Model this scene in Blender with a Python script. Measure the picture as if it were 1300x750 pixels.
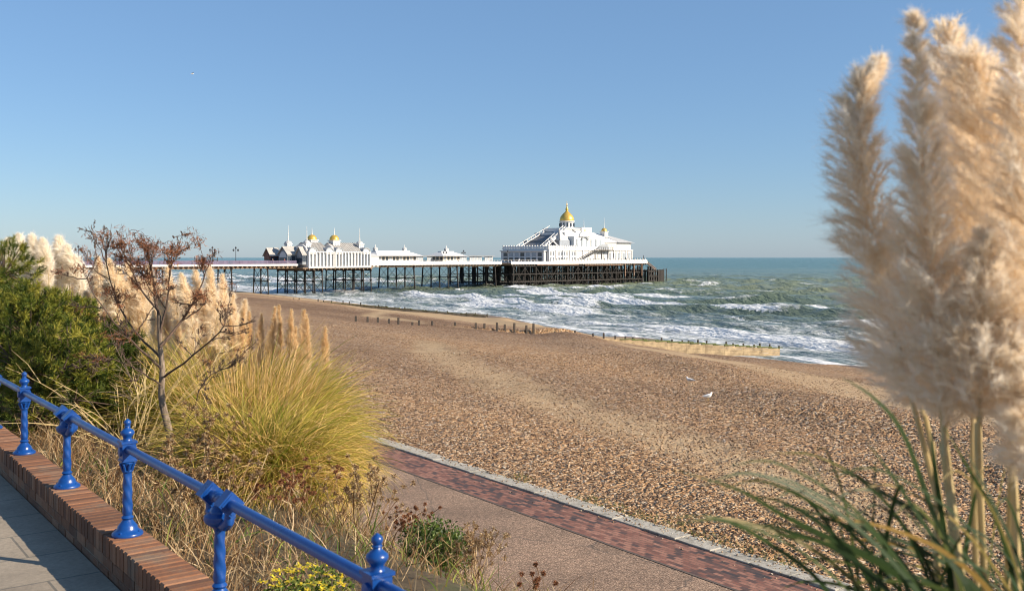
import bpy, math, random
import numpy as np
from mathutils import Matrix, Vector

random.seed(7)
RNG = np.random.default_rng(11)
R = math.radians
for o in list(bpy.data.objects):
    bpy.data.objects.remove(o)

# ------------------------------------------------------------------ camera, sky, sun, exposure
SC = bpy.context.scene
COL = SC.collection
cam_d = bpy.data.cameras.new('camera')
cam = bpy.data.objects.new('camera', cam_d)
COL.objects.link(cam)
SC.camera = cam
CAMZ = 11.0
cam.location = (0, 0, CAMZ)
cam.rotation_euler = (R(90), 0, 0)
cam_d.sensor_width = 36.0
cam_d.lens = 34.6
cam_d.shift_y = -0.0369
cam_d.clip_start = 0.05
cam_d.clip_end = 200000
cam_d.dof.use_dof = True
cam_d.dof.focus_distance = 20.0
cam_d.dof.aperture_fstop = 4.2

SUN_EL, SUN_AZ = 27.5, 109.0        # azimuth clockwise from +Y
W = bpy.data.worlds.new('World')
SC.world = W
W.use_nodes = True
wn = W.node_tree.nodes
wl = W.node_tree.links
bg = wn['Background']
sky = wn.new('ShaderNodeTexSky')
sky.sky_type = 'NISHITA'
sky.sun_disc = False
sky.sun_elevation = R(SUN_EL)
sky.sun_rotation = R(SUN_AZ)
sky.altitude = 0
sky.air_density = 1.0
sky.dust_density = 0.3
sky.ozone_density = 5.0
skm = wn.new('ShaderNodeMix'); skm.data_type = 'RGBA'
skm.inputs[0].default_value = 0.2
skm.inputs[7].default_value = (4.5, 8.2, 14.0, 1)
wl.new(sky.outputs['Color'], skm.inputs[6])
wl.new(skm.outputs[2], bg.inputs['Color'])
bg.inputs['Strength'].default_value = 0.06
sun_d = bpy.data.lights.new('sun', 'SUN')
sun_d.energy = 5.0
sun_d.angle = R(0.53)
sun_d.color = (1.0, 0.865, 0.69)
sun = bpy.data.objects.new('sun', sun_d)
COL.objects.link(sun)
sdir = Vector((math.sin(R(SUN_AZ)) * math.cos(R(SUN_EL)), math.cos(R(SUN_AZ)) * math.cos(R(SUN_EL)), math.sin(R(SUN_EL))))
sun.rotation_euler = sdir.to_track_quat('Z', 'Y').to_euler()
sun.location = (0, 0, 60)
SC.view_settings.view_transform = 'Standard'
SC.view_settings.look = 'None'
SC.view_settings.exposure = 0.75
SC.view_settings.gamma = 1.0
SC.view_settings.use_curve_mapping = False
SC.render.engine = 'CYCLES'
SC.cycles.filter_width = 1.0
SC.cycles.max_bounces = 12
SC.cycles.diffuse_bounces = 10
SC.cycles.glossy_bounces = 2
SC.cycles.transmission_bounces = 10
SC.cycles.transparent_max_bounces = 6

# ------------------------------------------------------------------ numeric helpers
def _hash(ix, iy, seed):
    h = (ix.astype(np.int64) * 374761393 + iy.astype(np.int64) * 668265263 + seed * 2147483647) & 0xFFFFFFFF
    h = ((h ^ (h >> 13)) * 1274126177) & 0xFFFFFFFF
    h = h ^ (h >> 16)
    return (h & 0xFFFFFF) / float(0xFFFFFF)

def vnoise(x, y, seed=0):
    x = np.asarray(x, float); y = np.asarray(y, float)
    ix = np.floor(x); iy = np.floor(y)
    fx = x - ix; fy = y - iy
    fx = fx * fx * (3 - 2 * fx); fy = fy * fy * (3 - 2 * fy)
    a = _hash(ix, iy, seed); b = _hash(ix + 1, iy, seed)
    c = _hash(ix, iy + 1, seed); d = _hash(ix + 1, iy + 1, seed)
    return (a * (1 - fx) + b * fx) * (1 - fy) + (c * (1 - fx) + d * fx) * fy

def fbm(x, y, seed=0, oct=4):
    s = 0; a = 0.5; t = 0
    for i in range(oct):
        s = s + a * vnoise(x * 2 ** i + 17.3 * i, y * 2 ** i - 9.1 * i, seed + i)
        t += a; a *= 0.5
    return s / t

def sstep(a, b, x):
    t = np.clip((x - a) / (b - a), 0, 1)
    return t * t * (3 - 2 * t)

AS = R(35.5)                         # the shore runs at this angle; frame: X seaward (v), Y along the shore (u)
CA, SA = math.cos(AS), math.sin(AS)
AW = R(36.8)                         # railing and brick wall

def to_shore(x, y):
    return x * CA + y * SA, -x * SA + y * CA      # v, u

def from_shore(v, u):
    return v * CA - u * SA, v * SA + u * CA

def ground_z(v):
    return float(np.interp(v, [2.0, 3.6, 5.0, 8.2, 8.6], [8.95, 8.72, 7.95, 5.15, 5.0]))

def at(px, py, D):
    """a measured point: direction in the photo at a surveyed distance D"""
    return np.array([(px - 650) / 1250 * D, D, CAMZ - (py - 327) / 1250 * D])

def waterline(u):
    return np.interp(u, [-150, 0, 59, 74, 146, 241, 300, 420, 700], [70, 79.5, 85.4, 88.5, 99, 108, 112, 119, 135])

def beach_z(v, u):
    vw = waterline(u)
    tau = (v - 15.4) / (vw - 15.4)
    z = 5.0 * (1 - np.sign(tau) * np.abs(tau) ** 1.75)
    z = z + 0.12 * sstep(16, 22, v) * 1.0
    amp = sstep(17, 26, v)
    rid = fbm(v / 9.0 + 0.3 * vnoise(u / 30, v / 30, 5), u / 60.0, 21, 3) - 0.5
    z = z + amp * 1.15 * rid * (1 - sstep(0.8, 1.1, tau))
    dr = vw - v - 40 + 0.42 * (u - 29) - 4 * (vnoise(u / 14, 0 * u, 9) - 0.5)
    z = z + 0.55 * amp * np.exp(-((dr - 7.5) / 3.2) ** 2) - 0.35 * amp * np.exp(-((dr + 5) / 4.0) ** 2)
    # berm step low on the beach
    b = v - (vw - 24 + 5 * (vnoise(u / 35, 0 * u, 3) - 0.5))
    z = z + amp * 0.45 * (1 - sstep(-3, 4, b)) * sstep(0.2, 0.5, tau)
    du = 89.7 - 0.358 * (v - 44.7) - u
    z = z - 1.6 * sstep(53, 64, v) * sstep(-0.3, 0.3, du) * (1 - sstep(7, 15, du)) * (1 - sstep(0.93, 1.05, tau))
    z = z + amp * 0.16 * (fbm(v / 2.2, u / 3.5, 31, 3) - 0.5) * (1 - sstep(0.85, 1.0, tau))
    return z

# ------------------------------------------------------------------ object helpers
def tag(o, label=None, cat=None, group=None, kind=None):
    if label: o['label'] = label
    if cat: o['category'] = cat
    if group: o['group'] = group
    if kind: o['kind'] = kind
    return o

def empty(name, loc=(0, 0, 0), rz=0.0):
    o = bpy.data.objects.new(name, None)
    o.empty_display_size = 0.2
    COL.objects.link(o)
    o.location = loc
    o.rotation_euler = (0, 0, rz)
    return o

def link_mesh(name, me, parent=None, loc=(0, 0, 0), rz=0.0):
    o = bpy.data.objects.new(name, me)
    COL.objects.link(o)
    o.location = loc
    o.rotation_euler = (0, 0, rz)
    if parent: o.parent = parent
    return o

def np_mesh(name, verts, faces, mats, smooth=False, attrs=None, mat_idx=None):
    """faces: (F,k) int array"""
    me = bpy.data.meshes.new(name)
    verts = np.asarray(verts, dtype=np.float32); faces = np.asarray(faces, dtype=np.int32)
    k = faces.shape[1]
    me.vertices.add(len(verts)); me.vertices.foreach_set('co', verts.ravel())
    me.loops.add(faces.size); me.loops.foreach_set('vertex_index', faces.ravel())
    me.polygons.add(len(faces))
    me.polygons.foreach_set('loop_start', np.arange(0, faces.size, k, dtype=np.int32))
    me.polygons.foreach_set('use_smooth', np.full(len(faces), smooth))
    if mat_idx is not None:
        me.polygons.foreach_set('material_index', np.asarray(mat_idx, dtype=np.int32))
    for m in (mats if isinstance(mats, (list, tuple)) else [mats]):
        me.materials.append(m)
    if attrs:
        for an, av in attrs.items():
            a = me.attributes.new(an, 'FLOAT', 'POINT')
            a.data.foreach_set('value', np.asarray(av, dtype=np.float32).ravel())
    me.update(calc_edges=True)
    return me

def ribbons(P, Wd, tint=None, sidevec=None):
    """P (N,K,3) centre lines, Wd (N,K) widths -> verts, faces, attrs"""
    N, K, _ = P.shape
    T = np.gradient(P, axis=1)
    if sidevec is None:
        sidevec = RNG.normal(size=(N, 1, 3))
    S = np.cross(T, np.broadcast_to(sidevec, T.shape))
    S /= np.linalg.norm(S, axis=2, keepdims=True) + 1e-9
    A = P - S * Wd[..., None] / 2; B = P + S * Wd[..., None] / 2
    V = np.stack([A, B], axis=2).reshape(-1, 3)
    base = (np.arange(N) * K * 2)[:, None] + (np.arange(K - 1) * 2)[None]
    F = np.stack([base, base + 1, base + 3, base + 2], axis=2).reshape(-1, 4)
    if tint is None: tint = RNG.random(N)
    tv = np.repeat(tint, K * 2)
    al = np.tile(np.repeat(np.linspace(0, 1, K), 2), N)
    return V, F, {'tint': tv, 'along': al}

def merge_geo(lst):
    V = []; F = []; A = {}; n = 0
    for v, f, a in lst:
        V.append(v); F.append(f + n); n += len(v)
        for k in a: A.setdefault(k, []).append(a[k])
    return np.concatenate(V), np.concatenate(F), {k: np.concatenate(x) for k, x in A.items()}

class MB:
    """collects boxes, lathes, tubes, prisms for one mesh"""
    def __init__(s): s.v = []; s.f = []; s.mi = []; s.m = 0
    def add(s, vs, fs):
        n = len(s.v); s.v += [tuple(p) for p in vs]
        s.f += [tuple(i + n for i in f) for f in fs]; s.mi += [s.m] * len(fs)
        return s
    def box(s, x0, x1, y0, y1, z0, z1):
        vs = [(x0, y0, z0), (x1, y0, z0), (x1, y1, z0), (x0, y1, z0), (x0, y0, z1), (x1, y0, z1), (x1, y1, z1), (x0, y1, z1)]
        return s.add(vs, [(3, 2, 1, 0), (4, 5, 6, 7), (0, 1, 5, 4), (1, 2, 6, 5), (2, 3, 7, 6), (3, 0, 4, 7)])
    def frust(s, x0, x1, y0, y1, z0, X0, X1, Y0, Y1, z1):
        vs = [(x0, y0, z0), (x1, y0, z0), (x1, y1, z0), (x0, y1, z0), (X0, Y0, z1), (X1, Y0, z1), (X1, Y1, z1), (X0, Y1, z1)]
        return s.add(vs, [(3, 2, 1, 0), (4, 5, 6, 7), (0, 1, 5, 4), (1, 2, 6, 5), (2, 3, 7, 6), (3, 0, 4, 7)])
    def beam(s, a, b, w, h=None, up=(0, 0, 1)):
        a = Vector(a); b = Vector(b); h = h or w
        t = (b - a).normalized(); up = Vector(up)
        if abs(t.dot(up)) > 0.98: up = Vector((1, 0, 0))
        sd = t.cross(up).normalized() * (w / 2); u2 = sd.cross(t).normalized() * (h / 2)
        vs = [a - sd - u2, a + sd - u2, a + sd + u2, a - sd + u2, b - sd - u2, b + sd - u2, b + sd + u2, b - sd + u2]
        return s.add(vs, [(0, 1, 2, 3), (7, 6, 5, 4), (0, 4, 5, 1), (1, 5, 6, 2), (2, 6, 7, 3), (3, 7, 4, 0)])
    def tube(s, pts, rad, n=8, caps=True):
        pts = [Vector(p) for p in pts]
        if not isinstance(rad, (list, tuple)): rad = [rad] * len(pts)
        rings = []; prev = None
        base = len(s.v)
        for i, p in enumerate(pts):
            t = (pts[min(i + 1, len(pts) - 1)] - pts[max(i - 1, 0)])
            t = t.normalized() if t.length > 1e-9 else Vector((0, 0, 1))
            if prev is None:
                ref = Vector((1, 0, 0)) if abs(t.x) < 0.9 else Vector((0, 1, 0))
                prev = t.cross(ref).normalized()
            prev = (prev - t * prev.dot(t)).normalized()
            q = t.cross(prev)
            rings.append([p + (prev * math.cos(2 * math.pi * k / n) + q * math.sin(2 * math.pi * k / n)) * rad[i] for k in range(n)])
        vs = [v for r in rings for v in r]; fs = []
        for i in range(len(pts) - 1):
            for k in range(n):
                a = i * n + k; b = i * n + (k + 1) % n
                fs.append((a, b, b + n, a + n))
        if caps:
            fs.append(tuple(range(n - 1, -1, -1))); fs.append(tuple((len(pts) - 1) * n + k for k in range(n)))
        return s.add(vs, fs)
    def lathe(s, prof, cx=0, cy=0, cz=0, n=20, twist=None):
        vs = []; fs = []
        for i, (r, z) in enumerate(prof):
            for k in range(n):
                a = 2 * math.pi * k / n
                rr = r
                if twist and twist[0] <= z <= twist[1]:
                    rr = r * (1 + twist[2] * math.sin(3 * a + (z - twist[0]) * twist[3]))
                vs.append((cx + rr * math.cos(a), cy + rr * math.sin(a), cz + z))
        for i in range(len(prof) - 1):
            for k in range(n):
                a = i * n + k; b = i * n + (k + 1) % n
                fs.append((a, b, b + n, a + n))
        fs.append(tuple(range(n - 1, -1, -1))); fs.append(tuple((len(prof) - 1) * n + k for k in range(n)))
        return s.add(vs, fs)
    def prism(s, poly, y0, y1, axis='y'):
        """poly of (a,z) extruded along y (axis y) or x (axis x)"""
        n = len(poly)
        if axis == 'y':
            vs = [(a, y0, z) for a, z in poly] + [(a, y1, z) for a, z in poly]
        else:
            vs = [(y0, a, z) for a, z in poly] + [(y1, a, z) for a, z in poly]
        fs = [tuple(range(n)), tuple(range(2 * n - 1, n - 1, -1))]
        for k in range(n): fs.append((k, k + n, (k + 1) % n + n, (k + 1) % n))
        return s.add(vs, fs)
    def build(s, name, mats, parent=None, loc=(0, 0, 0), rz=0.0, smooth=False, bevel=0.0, off=(0, 0, 0)):
        me = bpy.data.meshes.new(name)
        me.from_pydata([(p[0] - off[0], p[1] - off[1], p[2] - off[2]) for p in s.v], [], s.f)
        for m in (mats if isinstance(mats, (list, tuple)) else [mats]): me.materials.append(m)
        me.polygons.foreach_set('material_index', s.mi)
        if smooth: me.polygons.foreach_set('use_smooth', [True] * len(s.f))
        me.update(); me.validate()
        o = link_mesh(name, me, parent, loc, rz)
        if s.v:
            import bmesh
            bm = bmesh.new(); bm.from_mesh(me)
            bmesh.ops.recalc_face_normals(bm, faces=bm.faces)
            bm.to_mesh(me); bm.free()
        if smooth:
            try:
                me.set_sharp_from_angle(angle=R(38))
            except Exception: pass
        if bevel > 0:
            b = o.modifiers.new('bevel', 'BEVEL'); b.width = bevel; b.segments = 2; b.limit_method = 'ANGLE'
        return o

# ------------------------------------------------------------------ material helpers
class NT:
    def __init__(s, name):
        s.m = bpy.data.materials.new(name); s.m.use_nodes = True
        s.n = s.m.node_tree.nodes; s.l = s.m.node_tree.links
        s.p = s.n['Principled BSDF']; s.out = s.n['Material Output']
    def new(s, t, **kw):
        nd = s.n.new(t)
        for k, v in kw.items(): setattr(nd, k, v)
        return nd
    def link(s, a, b): s.l.new(a, b)
    def coord(s, kind='Object', scale=(1, 1, 1), rot=(0, 0, 0)):
        tc = s.new('ShaderNodeTexCoord'); mp = s.new('ShaderNodeMapping')
        mp.inputs['Scale'].default_value = scale; mp.inputs['Rotation'].default_value = rot
        s.link(tc.outputs[kind], mp.inputs['Vector']); return mp.outputs['Vector']
    def noise(s, vec, scale=5, detail=4, rough=0.55, out='Fac'):
        n = s.new('ShaderNodeTexNoise'); n.inputs['Scale'].default_value = scale
        n.inputs['Detail'].default_value = detail; n.inputs['Roughness'].default_value = rough
        if vec is not None: s.link(vec, n.inputs['Vector'])
        return n.outputs[out]
    def ramp(s, fac, stops, interp='LINEAR'):
        r = s.new('ShaderNodeValToRGB'); cr = r.color_ramp; cr.interpolation = interp
        while len(cr.elements) < len(stops): cr.elements.new(0.5)
        for e, (p, c) in zip(cr.elements, stops):
            e.position = p; e.color = (c[0], c[1], c[2], 1) if not isinstance(c, (int, float)) else (c, c, c, 1)
        s.link(fac, r.inputs['Fac']); return r.outputs['Color']
    def mix(s, fac, a, b, bt='MIX'):
        m = s.new('ShaderNodeMix', data_type='RGBA', blend_type=bt)
        for sock, v in ((m.inputs[0], fac), (m.inputs[6], a), (m.inputs[7], b)):
            if isinstance(v, (int, float)): sock.default_value = v
            elif isinstance(v, tuple): sock.default_value = (v[0], v[1], v[2], 1)
            else: s.link(v, sock)
        return m.outputs[2]
    def math(s, op, a, b=None, c=None):
        m = s.new('ShaderNodeMath', operation=op)
        for i, v in enumerate((a, b, c)):
            if v is None: continue
            if isinstance(v, (int, float)): m.inputs[i].default_value = v
            else: s.link(v, m.inputs[i])
        return m.outputs[0]
    def attr(s, name):
        a = s.new('ShaderNodeAttribute', attribute_name=name); return a.outputs['Fac']
    def bump(s, h, strength=0.5, dist=0.02, normal=None):
        b = s.new('ShaderNodeBump'); b.inputs['Strength'].default_value = strength
        b.inputs['Distance'].default_value = dist
        s.link(h, b.inputs['Height'])
        if normal is not None: s.link(normal, b.inputs['Normal'])
        s.link(b.outputs['Normal'], s.p.inputs['Normal']); return b.outputs['Normal']
    def col(s, c):
        if isinstance(c, tuple): s.p.inputs['Base Color'].default_value = (c[0], c[1], c[2], 1)
        else: s.link(c, s.p.inputs['Base Color'])
    def rough(s, r):
        if isinstance(r, (int, float)): s.p.inputs['Roughness'].default_value = r
        else: s.link(r, s.p.inputs['Roughness'])

def simple(name, c, rough=0.6, var=0.15, scale=2.0, metal=0.0, spec=0.5, bump=0.0):
    t = NT(name)
    n = t.noise(t.coord('Object'), scale, 5, 0.6)
    d = tuple(x * (1 - var) for x in c); u = tuple(min(1, x * (1 + var)) for x in c)
    t.col(t.ramp(n, [(0.3, d), (0.7, u)]))
    t.rough(rough); t.p.inputs['Metallic'].default_value = metal
    t.p.inputs['Specular IOR Level'].default_value = spec
    if bump: t.bump(n, bump, 0.02)
    return t.m

def leafy(name, stops, along_stops=None, along_mix=0.6, transl=0.35, rough=0.6, spec=0.2):
    """leaf / hair material: pigment varies from blade to blade and from foot to tip"""
    t = NT(name)
    c = t.ramp(t.attr('tint'), stops)
    if along_stops:
        c2 = t.ramp(t.attr('tint'), along_stops)
        f = t.ramp(t.attr('along'), [(0.25, 0.0), (0.9, along_mix)])
        c = t.mix(f, c, c2)
    t.col(c); t.rough(rough); t.p.inputs['Specular IOR Level'].default_value = spec
    tr = t.new('ShaderNodeBsdfTranslucent'); t.link(c, tr.inputs['Color'])
    mx = t.new('ShaderNodeMixShader'); mx.inputs['Fac'].default_value = transl
    t.link(t.p.outputs['BSDF'], mx.inputs[1]); t.link(tr.outputs['BSDF'], mx.inputs[2])
    t.link(mx.outputs['Shader'], t.out.inputs['Surface'])
    return t.m

# ---- beach shingle
def mat_beach():
    t = NT('shingle_beach')
    vec = t.coord('Object')
    def vor(scale, rnd=1.0):
        v = t.new('ShaderNodeTexVoronoi'); v.inputs['Scale'].default_value = scale
        v.inputs['Randomness'].default_value = rnd
        t.link(vec, v.inputs['Vector']); return v
    va = vor(11.0); vb = vor(5.5)
    ca = t.new('ShaderNodeSeparateColor'); t.link(va.outputs['Color'], ca.inputs[0])
    cb = t.new('ShaderNodeSeparateColor'); t.link(vb.outputs['Color'], cb.inputs[0])
    stones = [(0.0, (0.060, 0.032, 0.018)), (0.16, (0.13, 0.072, 0.036)), (0.34, (0.29, 0.165, 0.078)), (0.58, (0.40, 0.24, 0.122)),
              (0.78, (0.44, 0.29, 0.16)), (0.91, (0.50, 0.38, 0.25)), (1.0, (0.60, 0.51, 0.40))]
    col_a = t.ramp(ca.outputs[0], stones); col_b = t.ramp(cb.outputs[1], stones)
    pick = t.ramp(t.noise(vec, 1.2, 3), [(0.42, 0.0), (0.6, 1.0)])
    pebble = t.mix(t.math('MULTIPLY', pick, 0.6), col_a, col_b)
    # finer shingle and sand strips that follow the shore
    vs = t.coord('Object', (1, 0.16, 1))
    big = t.noise(vs, 0.085, 6, 0.62)
    tone = t.ramp(big, [(0.36, (0.66, 0.60, 0.56)), (0.5, (1.0, 0.98, 0.96)), (0.62, (1.16, 1.10, 1.0))])
    pebble = t.mix(1.0, pebble, tone, 'MULTIPLY')
    sandc = t.ramp(t.noise(vec, 6, 6, 0.7), [(0.3, (0.36, 0.245, 0.132)), (0.7, (0.52, 0.375, 0.215))])
    sand = t.attr('sand')
    sn = t.math('ADD', sand, t.math('MULTIPLY', t.math('SUBTRACT', t.noise(vec, 0.8, 6, 0.75), 0.5), 0.9))
    sf = t.ramp(sn, [(0.38, 0.0), (0.62, 0.86)])
    c = t.mix(sf, pebble, sandc)
    wet = t.attr('wet')
    wn_ = t.math('ADD', wet, t.math('MULTIPLY', t.math('SUBTRACT', t.noise(vs, 0.9, 4), 0.5), 0.35))
    wf = t.ramp(wn_, [(0.4, 0.0), (0.6, 1.0)])
    c = t.mix(wf, c, t.mix(1.0, c, (0.50, 0.47, 0.46), 'MULTIPLY'))
    t.col(c)
    t.rough(t.ramp(wf, [(0, 0.8), (1, 0.45)]))
    t.p.inputs['Specular IOR Level'].default_value = 0.3
    h1 = t.math('MULTIPLY', t.math('SUBTRACT', 0.6, va.outputs['Distance']), 0.09)
    h2 = t.math('MULTIPLY', t.math('SUBTRACT', 0.6, vb.outputs['Distance']), 0.13)
    h = t.math('ADD', t.math('MULTIPLY', h1, 1.0), h2)
    h = t.math('ADD', h, t.math('MULTIPLY', t.noise(vec, 0.9, 6, 0.65), 0.36))
    h = t.math('MULTIPLY', h, t.math('SUBTRACT', 1.0, t.math('MULTIPLY', sf, 0.7)))
    t.bump(h, 1.0, 1.0)
    return t.m

# ---- sea
def mat_sea():
    t = NT('sea_water')
    vec = t.coord('Object')
    vs = t.coord('Object', (1.0, 0.35, 1.0))        # local X seaward, Y along shore
    vx = t.coord('Object', (1.0, 0.35, 1.0), (0, 0, R(-22)))
    big = t.noise(t.coord('Object', (1, 0.25, 1)), 0.012, 4, 0.6)
    base = t.ramp(big, [(0.3, (0.10, 0.145, 0.098)), (0.5, (0.175, 0.21, 0.13)), (0.7, (0.25, 0.265, 0.16))])
    base = t.mix(t.attr('deep'), base, (0.080, 0.165, 0.135))
    shal = t.attr('shallow')
    base = t.mix(shal, base, (0.10, 0.135, 0.115))
    foam = t.attr('foam')
    n1 = t.noise(vx, 0.42, 10, 0.74)
    n2 = t.noise(vs, 2.2, 5, 0.7)
    nn = t.math('ADD', t.math('MULTIPLY', n1, 0.7), t.math('MULTIPLY', n2, 0.3))
    ff = t.math('ADD', foam, t.math('MULTIPLY', t.math('SUBTRACT', nn, 0.5), 2.0))
    ffr = t.ramp(ff, [(0.46, 0.0), (0.60, 0.5), (0.76, 1.0)])
    foamc = t.ramp(n2, [(0.3, (0.44, 0.47, 0.48)), (0.6, (0.74, 0.75, 0.75))])
    t.col(t.mix(ffr, base, foamc))
    t.rough(t.ramp(ffr, [(0, 0.22), (1, 0.8)]))
    t.p.inputs['IOR'].default_value = 1.33
    t.p.inputs['Specular IOR Level'].default_value = 0.42
    b1 = t.noise(vx, 0.22, 5, 0.6)
    b2 = t.noise(vx, 1.3, 4, 0.6)
    h = t.math('ADD', t.math('MULTIPLY', b1, 3.6), t.math('MULTIPLY', b2, 0.55))
    h = t.math('ADD', h, t.math('MULTIPLY', ffr, 0.12))
    t.bump(h, 0.8, 1.0)
    return t.m

def mat_asphalt():
    t = NT('buff_asphalt')
    vec = t.coord('Object')
    n = t.noise(vec, 30, 2, 0.8); b = t.noise(vec, 0.6, 5, 0.65); g = t.noise(vec, 9, 3, 0.9)
    c = t.ramp(n, [(0.3, (0.07, 0.043, 0.028)), (0.5, (0.225, 0.143, 0.092)), (0.66, (0.44, 0.32, 0.23))])
    c = t.mix(1.0, c, t.ramp(b, [(0.35, 0.74), (0.62, 1.12)]), 'MULTIPLY')
    c = t.mix(1.0, c, t.ramp(g, [(0.38, 0.62), (0.62, 1.38)]), 'MULTIPLY')
    # a long crack
    v = t.new('ShaderNodeTexVoronoi', feature='DISTANCE_TO_EDGE'); v.inputs['Scale'].default_value = 0.14
    dv = t.new('ShaderNodeVectorMath', operation='ADD'); sc = t.new('ShaderNodeVectorMath', operation='SCALE')
    t.link(t.noise(vec, 1.6, 4, out='Color'), sc.inputs[0]); sc.inputs['Scale'].default_value = 0.5
    t.link(vec, dv.inputs[0]); t.link(sc.outputs[0], dv.inputs[1]); t.link(dv.outputs[0], v.inputs['Vector'])
    cr = t.ramp(v.outputs['Distance'], [(0.0, 1.0), (0.0035, 0.0)])
    c = t.mix(t.math('MULTIPLY', cr, 0.7), c, (0.05, 0.045, 0.04))
    t.col(c); t.rough(0.9); t.bump(n, 0.6, 0.01)
    return t.m

def mat_paving():
    t = NT('brick_paving')
    vec = t.coord('Object', (1, 1, 1), (0, 0, R(90)))
    br = t.new('ShaderNodeTexBrick'); t.link(vec, br.inputs['Vector'])
    br.inputs['Scale'].default_value = 1.0
    br.inputs['Brick Width'].default_value = 0.21; br.inputs['Row Height'].default_value = 0.105
    br.inputs['Mortar Size'].default_value = 0.006; br.inputs['Bias'].default_value = 0.0
    br.inputs['Color1'].default_value = (0.0, 0.0, 0.0, 1); br.inputs['Color2'].default_value = (1, 1, 1, 1)
    br.inputs['Mortar'].default_value = (0.5, 0.5, 0.5, 1)
    patch = t.noise(t.coord('Object', (1, 0.45, 1)), 0.7, 4, 0.6)
    f = t.math('ADD', t.math('MULTIPLY', br.outputs['Color'], 0.6), t.math('MULTIPLY', patch, 0.75))
    c = t.ramp(f, [(0.30, (0.040, 0.032, 0.032)), (0.48, (0.085, 0.048, 0.040)), (0.62, (0.185, 0.075, 0.050)), (0.95, (0.30, 0.145, 0.098))])
    c = t.mix(t.ramp(br.outputs['Fac'], [(0, 0.0), (1, 0.85)]), c, (0.07, 0.06, 0.05))
    c = t.mix(1.0, c, t.ramp(t.noise(t.coord('Object'), 9, 5, 0.7), [(0.3, 0.75), (0.7, 1.25)]), 'MULTIPLY')
    t.col(c); t.rough(0.8)
    t.bump(t.math('SUBTRACT', 1.0, br.outputs['Fac']), 0.5, 0.006)
    return t.m

def mat_kerb():
    t = NT('weathered_concrete')
    vec = t.coord('Object')
    n = t.noise(vec, 12, 6, 0.75); b = t.noise(vec, 1.8, 5, 0.7)
    c = t.ramp(n, [(0.3, (0.17, 0.15, 0.12)), (0.5, (0.40, 0.37, 0.31)), (0.8, (0.52, 0.49, 0.42))])
    c = t.mix(t.ramp(b, [(0.5, 0.0), (0.66, 0.75)]), c, (0.16, 0.15, 0.12))
    t.col(c); t.rough(0.9); t.bump(n, 0.7, 0.02)
    return t.m

def mat_pavement():
    t = NT('pavement_slabs')
    vec = t.coord('Object', (1, 1, 1), (0, 0, 0))
    br = t.new('ShaderNodeTexBrick'); t.link(vec, br.inputs['Vector'])
    br.inputs['Scale'].default_value = 1.0
    br.inputs['Brick Width'].default_value = 0.9; br.inputs['Row Height'].default_value = 0.6
    br.inputs['Mortar Size'].default_value = 0.008
    br.inputs['Color1'].default_value = (0.275, 0.228, 0.172, 1); br.inputs['Color2'].default_value = (0.305, 0.255, 0.192, 1)
    br.inputs['Mortar'].default_value = (0.15, 0.135, 0.11, 1)
    n = t.noise(vec, 30, 6, 0.75); b = t.noise(vec, 1.7, 5, 0.65)
    c = t.mix(1.0, br.outputs['Color'], t.ramp(n, [(0.3, 0.78), (0.7, 1.18)]), 'MULTIPLY')
    c = t.mix(1.0, c, t.ramp(b, [(0.3, 0.75), (0.65, 1.12)]), 'MULTIPLY')
    t.col(c); t.rough(0.88); t.bump(t.math('SUBTRACT', n, br.outputs['Fac']), 0.4, 0.01)
    return t.m

def mat_wallbrick():
    t = NT('weathered_red_brick')
    vec = t.coord('Object')
    rnd = t.attr('tint')
    c = t.ramp(rnd, [(0.0, (0.115, 0.052, 0.027)), (0.35, (0.17, 0.073, 0.035)), (0.7, (0.225, 0.098, 0.046)), (1.0, (0.29, 0.145, 0.078))])
    n = t.noise(vec, 22, 6, 0.75); b = t.noise(vec, 3.5, 5, 0.7)
    c = t.mix(1.0, c, t.ramp(n, [(0.28, 0.78), (0.7, 1.18)]), 'MULTIPLY')
    c = t.mix(t.ramp(b, [(0.5, 0.0), (0.68, 0.6)]), c, (0.15, 0.13, 0.095))
    sp = t.noise(vec, 40, 2, 0.5)
    c = t.mix(t.ramp(sp, [(0.74, 0.0), (0.78, 0.6)]), c, (0.42, 0.40, 0.33))
    t.col(c); t.rough(0.9); t.bump(n, 0.7, 0.008)
    return t.m

def mat_blue():
    t = NT('blue_gloss_paint')
    vec = t.coord('Object')
    n = t.noise(vec, 35, 4, 0.6); b = t.noise(vec, 7, 5, 0.7)
    c = t.ramp(b, [(0.3, (0.003, 0.040, 0.19)), (0.7, (0.005, 0.062, 0.27))])
    chip = t.noise(vec, 55, 3, 0.6)
    c = t.mix(t.ramp(chip, [(0.73, 0.0), (0.76, 0.7)]), c, (0.10, 0.09, 0.10))
    t.col(c); t.rough(t.ramp(b, [(0.3, 0.22), (0.7, 0.42)]))
    t.p.inputs['Coat Weight'].default_value = 0.12; t.p.inputs['Coat Roughness'].default_value = 0.2
    t.bump(n, 0.25, 0.003)
    return t.m

def mat_bark(name, a, b):
    t = NT(name)
    n = t.noise(t.coord('Object', (1, 1, 0.35)), 28, 6, 0.75)
    t.col(t.ramp(n, [(0.3, a), (0.7, b)])); t.rough(0.9); t.bump(n, 0.8, 0.01)
    return t.m

def mat_soil():
    t = NT('soil_and_litter')
    vec = t.coord('Object')
    n = t.noise(vec, 9, 8, 0.8); m = t.noise(vec, 1.3, 4)
    c = t.ramp(n, [(0.3, (0.045, 0.032, 0.018)), (0.55, (0.12, 0.085, 0.045)), (0.75, (0.26, 0.19, 0.10))])
    c = t.mix(t.ramp(m, [(0.5, 0.0), (0.65, 0.6)]), c, (0.075, 0.10, 0.03))
    t.col(c); t.rough(0.95); t.bump(n, 0.8, 0.05)
    return t.m

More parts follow.
